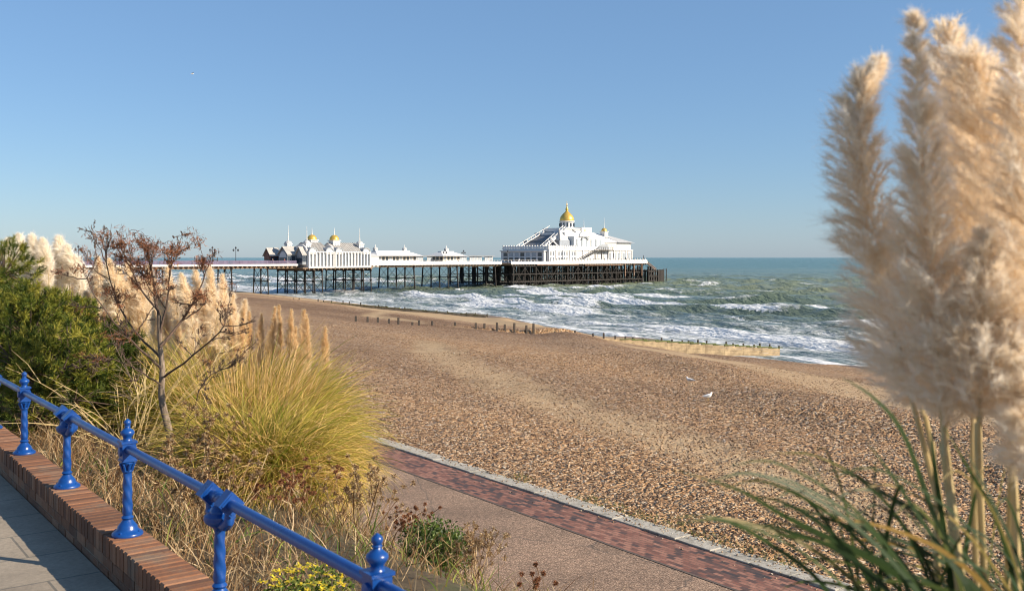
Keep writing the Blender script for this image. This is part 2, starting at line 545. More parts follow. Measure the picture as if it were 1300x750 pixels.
def mat_stone():
    t = NT('flint_pebbles')
    c = t.ramp(t.attr('tint'), [(0.0, (0.055, 0.032, 0.020)), (0.2, (0.14, 0.078, 0.040)), (0.42, (0.29, 0.170, 0.083)), (0.62, (0.39, 0.245, 0.130)), (0.8, (0.44, 0.305, 0.185)), (0.94, (0.50, 0.39, 0.27)), (1.0, (0.64, 0.57, 0.47))])
    c = t.mix(1.0, c, t.ramp(t.noise(t.coord('Object'), 25, 3), [(0.3, 0.8), (0.7, 1.2)]), 'MULTIPLY')
    t.col(c); t.rough(0.6); t.p.inputs['Specular IOR Level'].default_value = 0.35
    return t.m

M = dict(
    beach=mat_beach(), sea=mat_sea(), asphalt=mat_asphalt(), paving=mat_paving(), kerb=mat_kerb(), pavement=mat_pavement(),
    brick=mat_wallbrick(), blue=mat_blue(), soil=mat_soil(), stone=mat_stone(),
    edging=simple('dark_edging', (0.10, 0.075, 0.06), 0.9, 0.3, 10),
    mortar=simple('mortar', (0.20, 0.17, 0.13), 0.95, 0.3, 20, bump=0.4),
    white=simple('white_painted_boards', (0.64, 0.63, 0.61), 0.55, 0.05, 0.6),
    cream=simple('cream_painted_boards', (0.74, 0.68, 0.56), 0.55, 0.08, 0.6),
    slate=simple('grey_slate_roof', (0.24, 0.26, 0.28), 0.6, 0.18, 1.2),
    darkslate=simple('dark_slate_roof', (0.13, 0.14, 0.155), 0.6, 0.25, 0.8),
    lead2=simple('blue_grey_lead', (0.27, 0.30, 0.34), 0.6, 0.12, 0.8),
    lead=simple('pale_lead_roof', (0.46, 0.46, 0.45), 0.55, 0.15, 0.9),
    roofbrown=simple('weathered_grey_brown_roof', (0.36, 0.345, 0.32), 0.7, 0.2, 1.0),
    gold=simple('gold_leaf', (0.74, 0.47, 0.10), 0.38, 0.12, 1.0, metal=0.55),
    glass=simple('dark_window_glass', (0.035, 0.05, 0.07), 0.12, 0.2, 1.0),
    midglass=simple('grey_window_glass', (0.13, 0.16, 0.20), 0.15, 0.2, 1.0),
    paleglass=simple('pale_window_glass', (0.34, 0.38, 0.42), 0.15, 0.2, 1.0),
    iron=simple('rusty_dark_iron', (0.022, 0.018, 0.016), 0.8, 0.4, 0.8, bump=0.3),
    rust=simple('orange_rusted_iron', (0.19, 0.11, 0.07), 0.85, 0.35, 0.8),
    deckwood=simple('brown_deck_edge_timber', (0.20, 0.135, 0.085), 0.8, 0.25, 1.5),
    plum=simple('plum_painted_ironwork', (0.13, 0.10, 0.17), 0.6, 0.15, 1.0),
    red=simple('red_paint', (0.50, 0.10, 0.07), 0.6, 0.1, 1.0),
    darkred=simple('brown_red_boards', (0.20, 0.085, 0.06), 0.6, 0.1, 1.0),
    lampmetal=simple('dark_lamp_metal', (0.05, 0.055, 0.065), 0.5, 0.1, 1.0),
    lampglass=simple('milky_lamp_glass', (0.6, 0.62, 0.62), 0.3, 0.05, 1.0),
    groynewood=simple('sunlit_weathered_planks', (0.40, 0.295, 0.17), 0.85, 0.45, 1.4, bump=0.5),
    groynepost=simple('dark_tarred_timber', (0.055, 0.045, 0.036), 0.85, 0.3, 2.0, bump=0.4),
    weed=simple('green_seaweed', (0.11, 0.13, 0.035), 0.8, 0.3, 3.0),
    trunk=mat_bark('grey_bark', (0.085, 0.062, 0.042), (0.30, 0.235, 0.175)),
    twig=mat_bark('dark_twig_bark', (0.045, 0.028, 0.020), (0.15, 0.10, 0.070)),
    gullwhite=simple('gull_white_feathers', (0.78, 0.78, 0.76), 0.8, 0.05, 10),
    gullgrey=simple('gull_grey_feathers', (0.32, 0.34, 0.37), 0.8, 0.08, 10),
    beak=simple('gull_yellow_beak', (0.65, 0.42, 0.08), 0.5, 0.1, 10),
)

# ================================================================== SETTING
def grid_mesh(name, vs, us, zf, mat, attrs=None, smooth=True):
    V, U = np.meshgrid(vs, us, indexing='ij')
    Z = zf(V, U)
    nv, nu = V.shape
    idx = np.arange(nv * nu).reshape(nv, nu)
    F = np.stack([idx[:-1, :-1], idx[1:, :-1], idx[1:, 1:], idx[:-1, 1:]], -1).reshape(-1, 4)
    P = np.stack([V, U, Z], -1).reshape(-1, 3)
    A = {k: f(V, U, Z).ravel() for k, f in (attrs or {}).items()}
    me = np_mesh(name, P, F, mat, smooth, A)
    return link_mesh(name, me, rz=AS)

# beach
def sand_mask(V, U, Z):
    vw = waterline(U)
    d = vw - V
    n = fbm(V / 10, U / 40, 77, 3)
    strip = np.exp(-((d - 40 - 4 * (vnoise(U / 14, 0 * U, 9) - 0.5) + 0.42 * (U - 29)) / (3.4 + 3.4 * vnoise(U / 9, V / 9, 8))) ** 2) * sstep(0.15, 0.4, n) * (1 - sstep(66, 80, U)) * 0.9
    strip2 = np.exp(-((d - 55 + 0.30 * (U - 40) - 5 * (vnoise(U / 18, 0 * U, 19) - 0.5)) / 3.4) ** 2) * sstep(0.25, 0.5, fbm(V / 8, U / 25, 97, 3)) * 0.62
    foot = (1 - sstep(16, 34, d + 8 * n)) * sstep(95, 120, U) * 1.0
    bay = sstep(78, 90, U) * (1 - sstep(20, 32, d)) * 0.9
    du = 89.7 - 0.358 * (V - 44.7) - U
    sc = sstep(50, 60, V) * sstep(-0.3, 0.3, du) * (1 - sstep(6, 13, du))
    return np.clip(strip + strip2 + foot + bay + sc, 0, 1)
def wet_mask(V, U, Z):
    return 1 - sstep(-1, 6.5, waterline(U) - V)
bv = np.concatenate([np.arange(15.42, 45, 0.22), np.arange(45, 150, 0.5)])
bu = np.concatenate([np.arange(-60, 0, 1.5), np.arange(0, 70, 0.28), np.arange(70, 160, 0.7), np.arange(160, 520, 3.0)])
beach = grid_mesh('beach', bv, bu, lambda V, U: beach_z(V, U) + 0.02, M['beach'], {'sand': sand_mask, 'wet': wet_mask})
tag(beach, kind='structure')

# lower promenade, brick band, kerb
prom = grid_mesh('promenade', np.array([8.45, 13.62]), np.array([-60., 300.]), lambda V, U: 5.0 + 0 * V, M['asphalt']); tag(prom, kind='structure')
pave = grid_mesh('brick_path', np.array([13.62, 14.95]), np.array([-60., 300.]), lambda V, U: 5.004 + 0 * V, M['paving']); tag(pave, kind='structure')
edge = MB().box(13.57, 13.63, -60, 300, 4.95, 5.009)
e_ = edge.build('path_edging', M['edging'], rz=AS); tag(e_, kind='structure')
kb = MB()
u_ = -60.0
while u_ < 260:
    dz = random.uniform(-0.012, 0.012); dx = random.uniform(-0.012, 0.012)
    kb.box(14.95 + dx, 15.46 + dx, u_, u_ + 0.985, 4.8, 5.045 + dz); u_ += 1.0
kerb = kb.build('kerb', M['kerb'], rz=AS, bevel=0.02); tag(kerb, kind='structure')

# slope with the planting
sl_v = np.linspace(1.9, 8.6, 50); sl_u = np.arange(-30, 200, 0.5)
def slope_z(V, U):
    z = np.interp(V, [1.8, 3.6, 5.0, 8.2, 8.6], [8.95, 8.72, 7.95, 5.15, 4.98])
    return z + 0.18 * (fbm(V * 1.1, U * 1.1, 5, 3) - 0.5) * sstep(2.0, 2.6, V) * (1 - sstep(8.0, 8.6, V))
slope = grid_mesh('ground', sl_v, sl_u, slope_z, M['soil']); tag(slope, kind='structure')

# sea bed under everything, out to the horizon, so nothing is open below
# sea
def build_sea():
    ypx = np.concatenate([np.arange(200, 30, -0.32), np.arange(30, 10, -0.2), np.arange(10, 1, -0.12)])
    r = 13750.0 / ypx
    r = np.concatenate([r, np.geomspace(r[-1] * 1.1, 120000, 30)])
    th = np.radians(np.linspace(-62, 55, 1250))
    Rr, T = np.meshgrid(r, th, indexing='ij')
    X = Rr * np.sin(T); Y = Rr * np.cos(T)
    v, u = to_shore(X, Y)
    s = v - waterline(u)
    fade = 1 - sstep(350, 900, Rr)
    h = np.zeros_like(X)
    comps = [(20, 64, 0.50), (13, 76, 0.40), (9, 54, 0.28), (6.5, 70, 0.18), (33, 44, 0.30), (5.5, 88, 0.10)]
    for i, (lam, dg, amp) in enumerate(comps):
        k = 2 * math.pi / lam; d = R(dg)
        # crests fan round towards the beach as the water shoals
        ph = k * (X * math.cos(d) + Y * math.sin(d)) + 4.5 * vnoise(X / (lam * 3.2), Y / (lam * 3.2), 40 + i) + i
        mod = 0.35 + 1.3 * vnoise(X / (lam * 2.6) + 5, Y / (lam * 2.6), 60 + i)
        sh = ((np.sin(ph) + 1) / 2) ** 1.8 * 2 - 0.8
        h += amp * mod * sh
    hof = h.copy()
    deep = sstep(5, 60, s)
    h = h * (0.18 + 0.82 * deep)
    # breakers
    ph2 = 2 * math.pi * s / 17.0 + 5.5 * fbm(s / 45, u / 55, 90, 3) + 0.02 * u
    prof = ((np.sin(ph2) + 1) / 2) ** 3.2
    crest_mask = sstep(0.34, 0.60, vnoise(u / 48 + 0.7 * np.floor(ph2 / (2 * math.pi)), s / 23, 12))
    zone = sstep(2, 14, s) * (1 - sstep(75, 135, s))
    h += 1.05 * prof * (0.25 + 0.75 * crest_mask) * zone * sstep(0, 30, s + 12)
    tilt = ((np.sin(ph2 + 0.9) + 1) / 2)
    foam = 1.05 * sstep(0.30, 0.75, tilt ** 2.2) * (0.15 + 0.85 * crest_mask) * zone
    # wash near the beach
    wash = 1 - sstep(6, 62, s + 18 * (fbm(u / 30, s / 12, 34, 3) - 0.5))
    foam = np.maximum(foam, 0.24 + 0.36 * wash * (0.5 + fbm(u / 14, s / 4.0, 71, 3)))
    foam = foam * (1 - sstep(90, 150, s)) + 0.0
    edge_ = np.exp(-((s - 1.0) / 1.6) ** 2)
    foam = np.maximum(foam, 0.95 * edge_)
    # white horses on open water
    patch = vnoise(X / 17, Y / 24, 55) * 0.55 + 0.45 * vnoise(X / 55, Y / 70, 56)
    caps = sstep(0.55, 1.5, hof) * sstep(0.46, 0.66, patch)
    foam = np.maximum(foam, 0.13 + 0.72 * caps * (1 - 0.35 * sstep(250, 700, Rr)))
    foam = foam * (1 - sstep(900, 3000, Rr)) + 0.06 * sstep(900, 3000, Rr)
    h = h * fade - 0.15 * (1 - sstep(-8, 2, s))
    shallow = np.clip(0.95 * (1 - sstep(0, 150, s + 50 * (fbm(u / 60, s / 35, 88, 3) - 0.5))), 0, 1)
    ca, sa = CA, SA
    P = np.stack([v, u, h], -1).reshape(-1, 3)
    nv, nu = X.shape
    idx = np.arange(nv * nu).reshape(nv, nu)
    F = np.stack([idx[:-1, :-1], idx[:-1, 1:], idx[1:, 1:], idx[1:, :-1]], -1).reshape(-1, 4)
    me = np_mesh('sea', P, F, M['sea'], True, {'foam': foam, 'shallow': shallow, 'deep': sstep(330, 1300, Rr)})
    o = link_mesh('sea', me, rz=AS); tag(o, kind='structure')
build_sea()

# pavement on the upper level (frame of the railing)
# wall line: centre passes the railing posts
S_ = 1.75
P5 = np.array([-0.285, 2.08]) * S_
cw, sw = math.cos(AW), math.sin(AW)
WV = P5[0] * cw + P5[1] * sw         # distance of the wall's centre line
WU5 = -P5[0] * sw + P5[1] * cw
SP = 0.922 * S_                      # post spacing
pv = MB(); pv.box(-9, WV - 0.121, -15, 90, 8.0, 9.0)
pavem = pv.build('pavement', M['pavement'], rz=AW); tag(pavem, kind='structure')

# ================================================================== BRICK WALL
def brick_run(name, rows, mats, parent, rz=AW):
    vs = []; fs = []; tint = []
    for (x0, x1, y0, y1, z0, z1) in rows:
        b = 0.006
        j = [random.uniform(-0.003, 0.003) for _ in range(4)]
        x0 += j[0]; x1 += j[1]; z1 += j[2]; 
        n = len(vs)
        for (zz, ins) in ((z0, 0), (z1 - b, 0), (z1, b)):
            vs += [(x0 + ins, y0 + ins, zz), (x1 - ins, y0 + ins, zz), (x1 - ins, y1 - ins, zz), (x0 + ins, y1 - ins, zz)]
        for lv in (0, 4):
            for k in range(4):
                a = n + lv + k; c = n + lv + (k + 1) % 4
                fs.append((a, c, c + 4, a + 4))
        fs.append((n + 8, n + 9, n + 10, n + 11))
        tint += [random.random()] * 12
    me = np_mesh(name, np.array(vs), np.array(fs), mats, False, {'tint': np.array(tint)})
    o = link_mesh(name, me, parent)
    return o
wall = empty('brick_wall', (0, 0, 0), AW)
tag(wall, 'low red brick wall with brick-on-edge coping under the blue railing', 'wall')
rows = []
y = -8.0
while y < 60:
    rows.append((WV - 0.122, WV + 0.122, y, y + 0.066, 9.13, 9.25)); y += 0.077
brick_run('coping', rows, M['brick'], wall)
rows = []
for c_, z0 in enumerate((8.975, 9.052)):
    y = -8.0 - 0.11 * c_
    while y < 60:
        rows.append((WV - 0.112, WV + 0.112, y, y + 0.215, z0, z0 + 0.067)); y += 0.226
brick_run('brick_course', rows, M['brick'], wall)
MB().box(WV - 0.106, WV + 0.106, -8, 60, 8.4, 9.238).build('mortar_core', M['mortar'], wall)

# ================================================================== BLUE RAILING
rail_root = empty('railing', (0, 0, 0), AW)
tag(rail_root, 'blue painted cast iron railing with ornate posts along the brick wall', 'railing')
RH = 0.545
def post_profile(top):
    p = [(0.094, 0), (0.096, 0.008), (0.092, 0.018), (0.080, 0.026), (0.070, 0.034), (0.062, 0.046), (0.060, 0.058), (0.050, 0.070), (0.036, 0.088),
         (0.030, 0.098), (0.033, 0.104), (0.038, 0.111), (0.033, 0.118), (0.026, 0.126), (0.029, 0.134), (0.031, 0.15)]
    for i in range(24):
        z = 0.155 + i * (0.235 / 23); p.append((0.0305 - 0.005 * i / 23, z))
    p += [(0.030, 0.397), (0.034, 0.403), (0.030, 0.410), (0.024, 0.416), (0.028, 0.425), (0.037, 0.446), (0.044, 0.457), (0.040, 0.463), (0.034, 0.467)]
    return [(r, z) for r, z in p if z <= top]
def leaves_on_capital(mb, cx, cy, z):
    for k in range(8):
        a = k * math.pi / 4
        c, s_ = math.cos(a), math.sin(a)
        mb.tube([(cx + 0.026 * c, cy + 0.026 * s_, z - 0.03), (cx + 0.036 * c, cy + 0.036 * s_, z), (cx + 0.047 * c, cy + 0.047 * s_, z + 0.022), (cx + 0.052 * c, cy + 0.052 * s_, z + 0.018)], [0.007, 0.008, 0.006, 0.004], 6)
for k in range(-1, 12):
    uy = WU5 + k * SP
    if k == -1: pass
    fin = (k % 2 == 0)
    b = MB()
    b.lathe(post_profile(0.47), WV, uy, 9.25, 28, (0.15, 0.392, 0.07, 70.0))
    leaves_on_capital(b, WV, uy, 9.25 + 0.43)
    for q in range(4):
        a = q * math.pi / 2 + 0.78
        b.lathe([(0.010, 0.018), (0.010, 0.03), (0.005, 0.034)], WV + 0.078 * math.cos(a), uy + 0.078 * math.sin(a), 9.25, 6)
    if fin:
        z = 9.25 + 0.467
        b.box(WV - 0.047, WV + 0.047, uy - 0.047, uy + 0.047, z, z + 0.012)
        b.box(WV - 0.041, WV + 0.041, uy - 0.041, uy + 0.041, z + 0.010, z + 0.116)
        b.box(WV - 0.049, WV + 0.049, uy - 0.049, uy + 0.049, z + 0.114, z + 0.128)
        for sx in (-1, 1):     # boss on each face
            b.tube([(WV + sx * 0.041, uy, z + 0.062), (WV + sx * 0.052, uy, z + 0.062), (WV + sx * 0.056, uy, z + 0.062)], [0.030, 0.027, 0.012], 12)
    o = b.build('post', M['blue'], rail_root, smooth=True)
    if fin:
        f = MB()
        f.lathe([(0.030, 0.0), (0.026, 0.006), (0.024, 0.016), (0.030, 0.028), (0.040, 0.040), (0.043, 0.050), (0.040, 0.060), (0.028, 0.070), (0.018, 0.078), (0.015, 0.086), (0.020, 0.090),
                 (0.016, 0.096), (0.019, 0.102), (0.022, 0.110), (0.022, 0.118), (0.018, 0.126), (0.010, 0.132), (0.003, 0.138)], WV, uy, z + 0.128, 22)
        f.build('finial', M['blue'], o, smooth=True)
    else:
        f = MB()
        z = 9.25 + 0.467
        # cup and ball
        f.lathe([(0.026, -0.05), (0.040, -0.032), (0.070, -0.010), (0.079, 0.010), (0.076, 0.026), (0.056, 0.038), (0.040, 0.044)], WV, uy, z - 0.03, 22)
        f.lathe([(0.010, -0.046), (0.032, -0.036), (0.046, -0.018), (0.051, 0.0), (0.046, 0.018), (0.032, 0.036), (0.010, 0.046)], WV, uy, z + 0.004, 20)
        for sg in (-1, 1):
            f.tube([(WV, uy + sg * 0.04, z - 0.045), (WV, uy + sg * 0.085, z - 0.040), (WV, uy + sg * 0.130, z - 0.010), (WV, uy + sg * 0.134, z + 0.03), (WV, uy + sg * 0.124, z + 0.07)], [0.028, 0.029, 0.026, 0.022, 0.020], 10)
            # diamond collars that clasp the rail
            yc = uy + sg * 0.130; zc = 9.25 + RH
            r1 = 0.066
            f.prism([(WV - r1, zc), (WV, zc - r1), (WV + r1, zc), (WV, zc + r1)], yc - 0.036, yc + 0.036, 'y')
            r2 = 0.052
            f.prism([(WV - r2, zc), (WV, zc - r2), (WV + r2, zc), (WV, zc + r2)], yc - 0.040, yc + 0.040, 'y')
        f.build('fork', M['blue'], o, smooth=True)
rb = MB()
rb.tube([(WV, WU5 - 1.6 * SP, 9.25 + RH), (WV, WU5 + 11.4 * SP, 9.25 + RH)], 0.0265, 16)
for k in range(-1, 12, 2):                      # rope-twist stretch between the collars
    uy = WU5 + k * SP
    for st in range(3):
        pts = []
        for i in range(15):
            a = i / 14 * 4.2 + st * 2 * math.pi / 3
            pts.append((WV + 0.021 * math.cos(a), uy - 0.05 + 0.1 * i / 14, 9.25 + RH + 0.021 * math.sin(a)))
        rb.tube(pts, 0.011, 6)
rb.build('rail', M['blue'], rail_root, smooth=True)

# ================================================================== GROYNES
def groyne(name, label, v0, v1, u0, u1, zt0, zt1, npost, wall_from=0.45, over=0.35, plank_h=2.2):
    root = empty(name, (*from_shore(v0, u0), 0), math.atan2(u1 - u0, v1 - v0) + AS)
    tag(root, label, 'groyne')
    L = math.hypot(v1 - v0, u1 - u0)
    def gz(f): return zt0 + (zt1 - zt0) * f
    pw = MB()
    # plank wall, 5 boards one above the other
    nseg = 12
    for b_ in range(7):
        for sgi in range(nseg):
            f0 = wall_from + (1 - wall_from) * sgi / nseg; f1 = wall_from + (1 - wall_from) * (sgi + 1) / nseg
            a0 = f0 * L; a1 = f1 * L - 0.02
            z0 = gz(f0) - 0.10 - b_ * 0.29; z1 = gz(f1) - 0.10 - b_ * 0.29
            w = 0.05 + random.uniform(-0.012, 0.012)
            vs = [(a0, -w, z0 - 0.27), (a1, -w, z1 - 0.27), (a1, w, z1 - 0.27), (a0, w, z0 - 0.27), (a0, -w, z0), (a1, -w, z1), (a1, w, z1), (a0, w, z0)]
            pw.add(vs, [(3, 2, 1, 0), (4, 5, 6, 7), (0, 1, 5, 4), (1, 2, 6, 5), (2, 3, 7, 6), (3, 0, 4, 7)])
    pw.build('plank_wall', M['groynewood'], root)
    wd = MB()
    a0 = (wall_from + (1 - wall_from) * 0.35) * L
    for i in range(14):
        f = wall_from + (1 - wall_from) * (0.3 + 0.7 * i / 14); x = f * L
        wd.box(x, x + (1 - wall_from) * L / 20 + 0.35, -0.10, 0.16, gz(f) - 0.13, gz(f) - 0.06 + random.uniform(0, 0.05))
    wd.build('seaweed', M['weed'], root)
    for i in range(npost):
        f = (i + random.uniform(-0.22, 0.22)) / (npost - 1); f = min(max(f, 0), 1)
        if 0 < i < npost - 1 and random.random() < 0.12: continue
        ov = over * random.uniform(0.45, 1.35)
        if f > wall_from: ov *= 0.45
        if 0.28 < f < 0.56: ov += 0.20
        p = MB(); w = 0.11 if f < wall_from else 0.09
        zt = gz(f) + ov
        p.frust(-w, w, -w, w, -2.6, -w * 0.9, w * 0.9, -w * 0.9, w * 0.9, zt)
        sg = 1 if random.random() < 0.55 else -1
        p.build('post', M['groynepost'], root, loc=(f * L, 0.16 if f > wall_from else 0.2, 0), bevel=0.02)
    return root
# main groyne: from the upper beach down to the water
g0 = to_shore(*(at(452, 410, 99)[:2])); g1 = to_shore(*(at(990, 441, 112)[:2]))
groyne('groyne', 'long timber groyne in mid beach, sunlit planks running down into the surf', g0[0], g1[0], g0[1], g1[1], 4.40, 0.75, 44, 0.42, 0.65)
h0 = to_shore(*(at(330, 382, 205)[:2])); h1 = to_shore(*(at(618, 400, 172)[:2]))
groyne('groyne', 'farther short timber groyne at the sandy water edge near the pier', h0[0], h1[0], h0[1], h1[1], 2.9, 0.9, 26, 0.0, 0.55)

# ================================================================== PIER
PA = R(47.1)
PO = (-78.0, 276.0)
DK = 9.0
pier = empty('pier', (PO[0], PO[1], 0), PA)
tag(pier, 'long white edged seaside pier on dark iron legs', 'pier')
DECKS = [(-150, 21.5, 0.0, 8.5, DK), (21.5, 48, -2.3, 18.0, 8.15), (48, 108, -1.0, 18.5, DK), (108, 192, -5.5, 30.0, DK)]
d = MB()
for (a, b, y0, y1, z) in DECKS:
    d.box(a + 0.01, b - 0.01, y0, y1, z - 0.45, z - 0.06)
    n = int((b - a) / 1.5)
    for i in range(n):      # joist ends
        x = a + (i + 0.5) * (b - a) / n
        d.box(x - 0.16, x + 0.16, y0 - 0.12, y1 + 0.12, z - 0.80, z - 0.452)
d.build('deck', M['deckwood'], pier)
fa = MB()
for (a, b, y0, y1, z) in (DECKS[0], DECKS[2], DECKS[3]):
    for yy in (y0 - 0.22, y1 + 0.1):
        fa.box(a + 0.05, b - 0.05, yy, yy + 0.12, z - 0.42, z + 0.62 if a >= 48 else z + 0.12)
fa.build('fascia', M['white'], pier)
# railings (plum ironwork) on the narrow approach, white balustrade on the head
def rail_run(name, a, b, y, z, mat, hh=1.15, step=1.6, thick=0.07, bars=3, solid=0.0):
    r_ = MB(); n = int((b - a) / step)
    for i in range(n + 1):
        x = a + i * (b - a) / n; r_.box(x - thick, x + thick, y - thick, y + thick, z, z + hh)
    for k in range(bars):
        zz = z + hh * (k + 1) / bars
        r_.box(a, b, y - thick * 0.6, y + thick * 0.6, zz - 0.09, zz - 0.02)
    if solid:
        m = int((b - a) / 0.35)
        for i in range(m):
            x = a + i * 0.35; r_.box(x, x + solid, y - 0.03, y + 0.03, z, z + hh - 0.08)
    r_.build(name, mat, pier)
rail_run('railing', -150, 21, 0.15, DK - 0.06, M['plum'], 1.2, 2.0, 0.07, 3, 0.20)
rail_run('railing', -150, 21, 8.3, DK - 0.06, M['plum'], 1.2, 2.0, 0.07, 3, 0.20)
rail_run('railing', 48, 128, -0.8, DK + 0.6, M['white'], 0.5, 1.8, 0.07, 1)
rail_run('railing', 48, 108, 18.2, DK + 0.6, M['lampmetal'], 0.7, 1.8, 0.06, 2)
# head balustrade with ball caps
bl = MB()
for i in range(34):
    x = 130 + i * 1.84
    bl.box(x - 0.28, x + 0.28, -5.65, -5.1, DK + 0.55, DK + 1.35)
    bl.lathe([(0.1, 0), (0.3, 0.15), (0.3, 0.32), (0.1, 0.45)], x, -5.38, DK + 1.35, 8)
bl.box(130, 192, -5.5, -5.25, DK + 0.95, DK + 1.15)
bl.box(130, 192, -5.45, -5.3, DK + 0.6, DK + 0.95)
bl.build('balustrade', M['white'], pier)
# wall boards of the deck head under the theatre side
# trestles
def trestle(t, ys, zt, zb=-4.0, lean=0.0, w=0.20, rows_=(0.52,), mat=None, xbr=True):
    c = MB()
    for f in rows_:
        z = zb * 0 + zt * f
        c.beam((t, ys[0], z), (t, ys[-1], z), 0.24, 0.24)
    c.beam((t, ys[0] - 0.4, zt - 0.2), (t, ys[-1] + 0.4, zt - 0.2), 0.45, 0.5)
    if xbr:
        for a, b in zip(ys[:-1], ys[1:]):
            lv = [0.3] + [zt * f for f in rows_] + [zt - 0.4]
            for z0, z1 in zip(lv[:-1], lv[1:]):
                c.beam((t, a, z0), (t, b, z1), 0.09, 0.09); c.beam((t, a, z1), (t, b, z0), 0.09, 0.09)
    o = c.build('trestle', mat or M['iron'], pier)
    for j, y in enumerate(ys):
        k = MB()
        ly = lean * (1 if j == len(ys) - 1 else (-1 if j == 0 else 0))
        k.tube([(t, y + ly, zb), (t, y + ly * 0.6, 0.6), (t, y, zt)], [w * 1.15, w, w], 8)
        k.lathe([(w * 1.1, 0), (w * 1.5, 0.1), (w * 1.5, 0.3), (w * 1.1, 0.4)], t, y + ly * 0.25, zt * 0.52, 8)
        k.lathe([(w * 1.1, 0), (w * 2.2, 0.5)], t, y, zt - 0.75, 8)
        k.build('pile', mat or M['iron'], o)
zt = DK - 0.8
for t in (-132, -113, -94, -75, -56, -38, -19, -0.3, 11.5):
    trestle(t, [0.8, 4.3, 7.8], zt, lean=0.7)
for t in (25.8, 28.6):
    trestle(t, [-2, 2.5, 7, 12, 17], zt - 0.85, lean=0.5)
for t in (44.2, 47.2):
    trestle(t, [-2, 2.5, 7, 12, 17], zt - 0.85, lean=0.5)
for t in (66.9, 86.7, 105.5):
    trestle(t, [0, 4.4, 8.8, 13.2, 17.5], zt, lean=1.0, w=0.24)
lon = MB()
for (a, b, ys) in ((-150, 22, (0.8, 7.8)), (48, 108, (0, 8.8, 17.5))):
    for y in ys: lon.beam((a, y, DK - 0.98), (b, y, DK - 0.98), 0.3, 0.35)
for i in range(20):
    pass
lon.build('girder', M['deckwood'], pier)
hy = [-4.8, 1.5, 8.0, 14.5, 21, 28]
for i in range(14):
    t = 110 + i * 6.1
    trestle(t, hy, zt, lean=0.0, w=0.33, rows_=(0.22, 0.6), mat=M['iron'])
hb = MB()
for y in hy[:3]:
    for z in (2.2, 5.0, zt - 0.3):
        hb.beam((109, y - 0.3, z), (190, y - 0.3, z), 0.28, 0.34)
    for i in range(13):
        t = 110 + i * 6.1
        if (i + int(y)) % 3 != 0:
            hb.beam((t, y - 0.3, 0.4), (t + 6.1, y - 0.3, zt - 0.6), 0.2, 0.2)
        hb.beam((t + 6.1, y - 0.1, 0.4), (t, y - 0.1, zt - 0.6), 0.2, 0.2)
        hb.tube([(t + 3.05, y, -4), (t + 3.05, y, zt)], 0.2, 6)
hb.build('bracing', M['iron'], pier)
for (a, b, z0, z1) in ((122, 146, DK - 0.85, DK - 0.45), (150, 175, DK - 1.15, DK - 0.86)):
    MB().box(a, b, -5.75, -5.2, z0, z1).build('rusty_girder', M['rust'], pier)
for x in (176, 182, 187.5): MB().box(x, x + 0.4, -5.9, -5.5, 3.5, DK - 0.5).build('fender', M['rust'], pier)
# landing stage beyond the head
ls = MB()
for i in range(7):
    x = 193 + i * 1.75
    for y in (-5.4, 0, 6, 12, 18):
        ls.box(x - 0.3, x + 0.3, y - 0.3, y + 0.3, -4, 5.9 if x > 195 else 7.4)
for z in (1.3, 3.2, 5.2):
    for y in (-5.4, 6, 18): ls.beam((193, y, z), (203.8, y, z), 0.4, 0.5)
for i in range(5):
    x = 193 + i * 1.75; ls.beam((x, -5.5, 0.8), (x + 1.75, -5.5, 5.2), 0.3, 0.3)
for i in range(5): ls.box(199.4 + i * 0.95, 200.2 + i * 0.95, -5.95, -5.5, 0.3, 5.8)
ls.box(192.2, 204.0, -5.6, 18.5, 5.25, 5.6)
ls.box(206.4, 206.6, -5.4, -5.1, -4, 6.3); ls.box(204.2, 206.6, -5.4, -5.1, 5.9, 6.1)
ls.build('landing_stage', M['iron'], pier)
st = MB()
for i in range(8): st.box(192.3 + i * 0.8, 193.2 + i * 0.8, -5.2, -2.8, DK - 0.5 - i * 0.42, DK - 0.35 - i * 0.42)
st.beam((192.2, -5.3, DK + 0.4), (199, -5.3, 6.2), 0.25, 0.25); st.beam((192.2, -5.3, DK - 0.4), (199, -5.3, 5.4), 0.35, 0.35)
st.build('steps', M['rust'], pier)
hd = MB()
for i in range(9): hd.box(187 + i * 0.6, 187.12 + i * 0.6, 2, 2.12, DK, DK + 1.8)
hd.box(187, 192, 2, 2.1, DK + 1.7, DK + 1.8); hd.box(191.6, 191.8, -4, -3.8, DK, DK + 3.0)
hd.build('deck_rail', M['lampmetal'], pier)

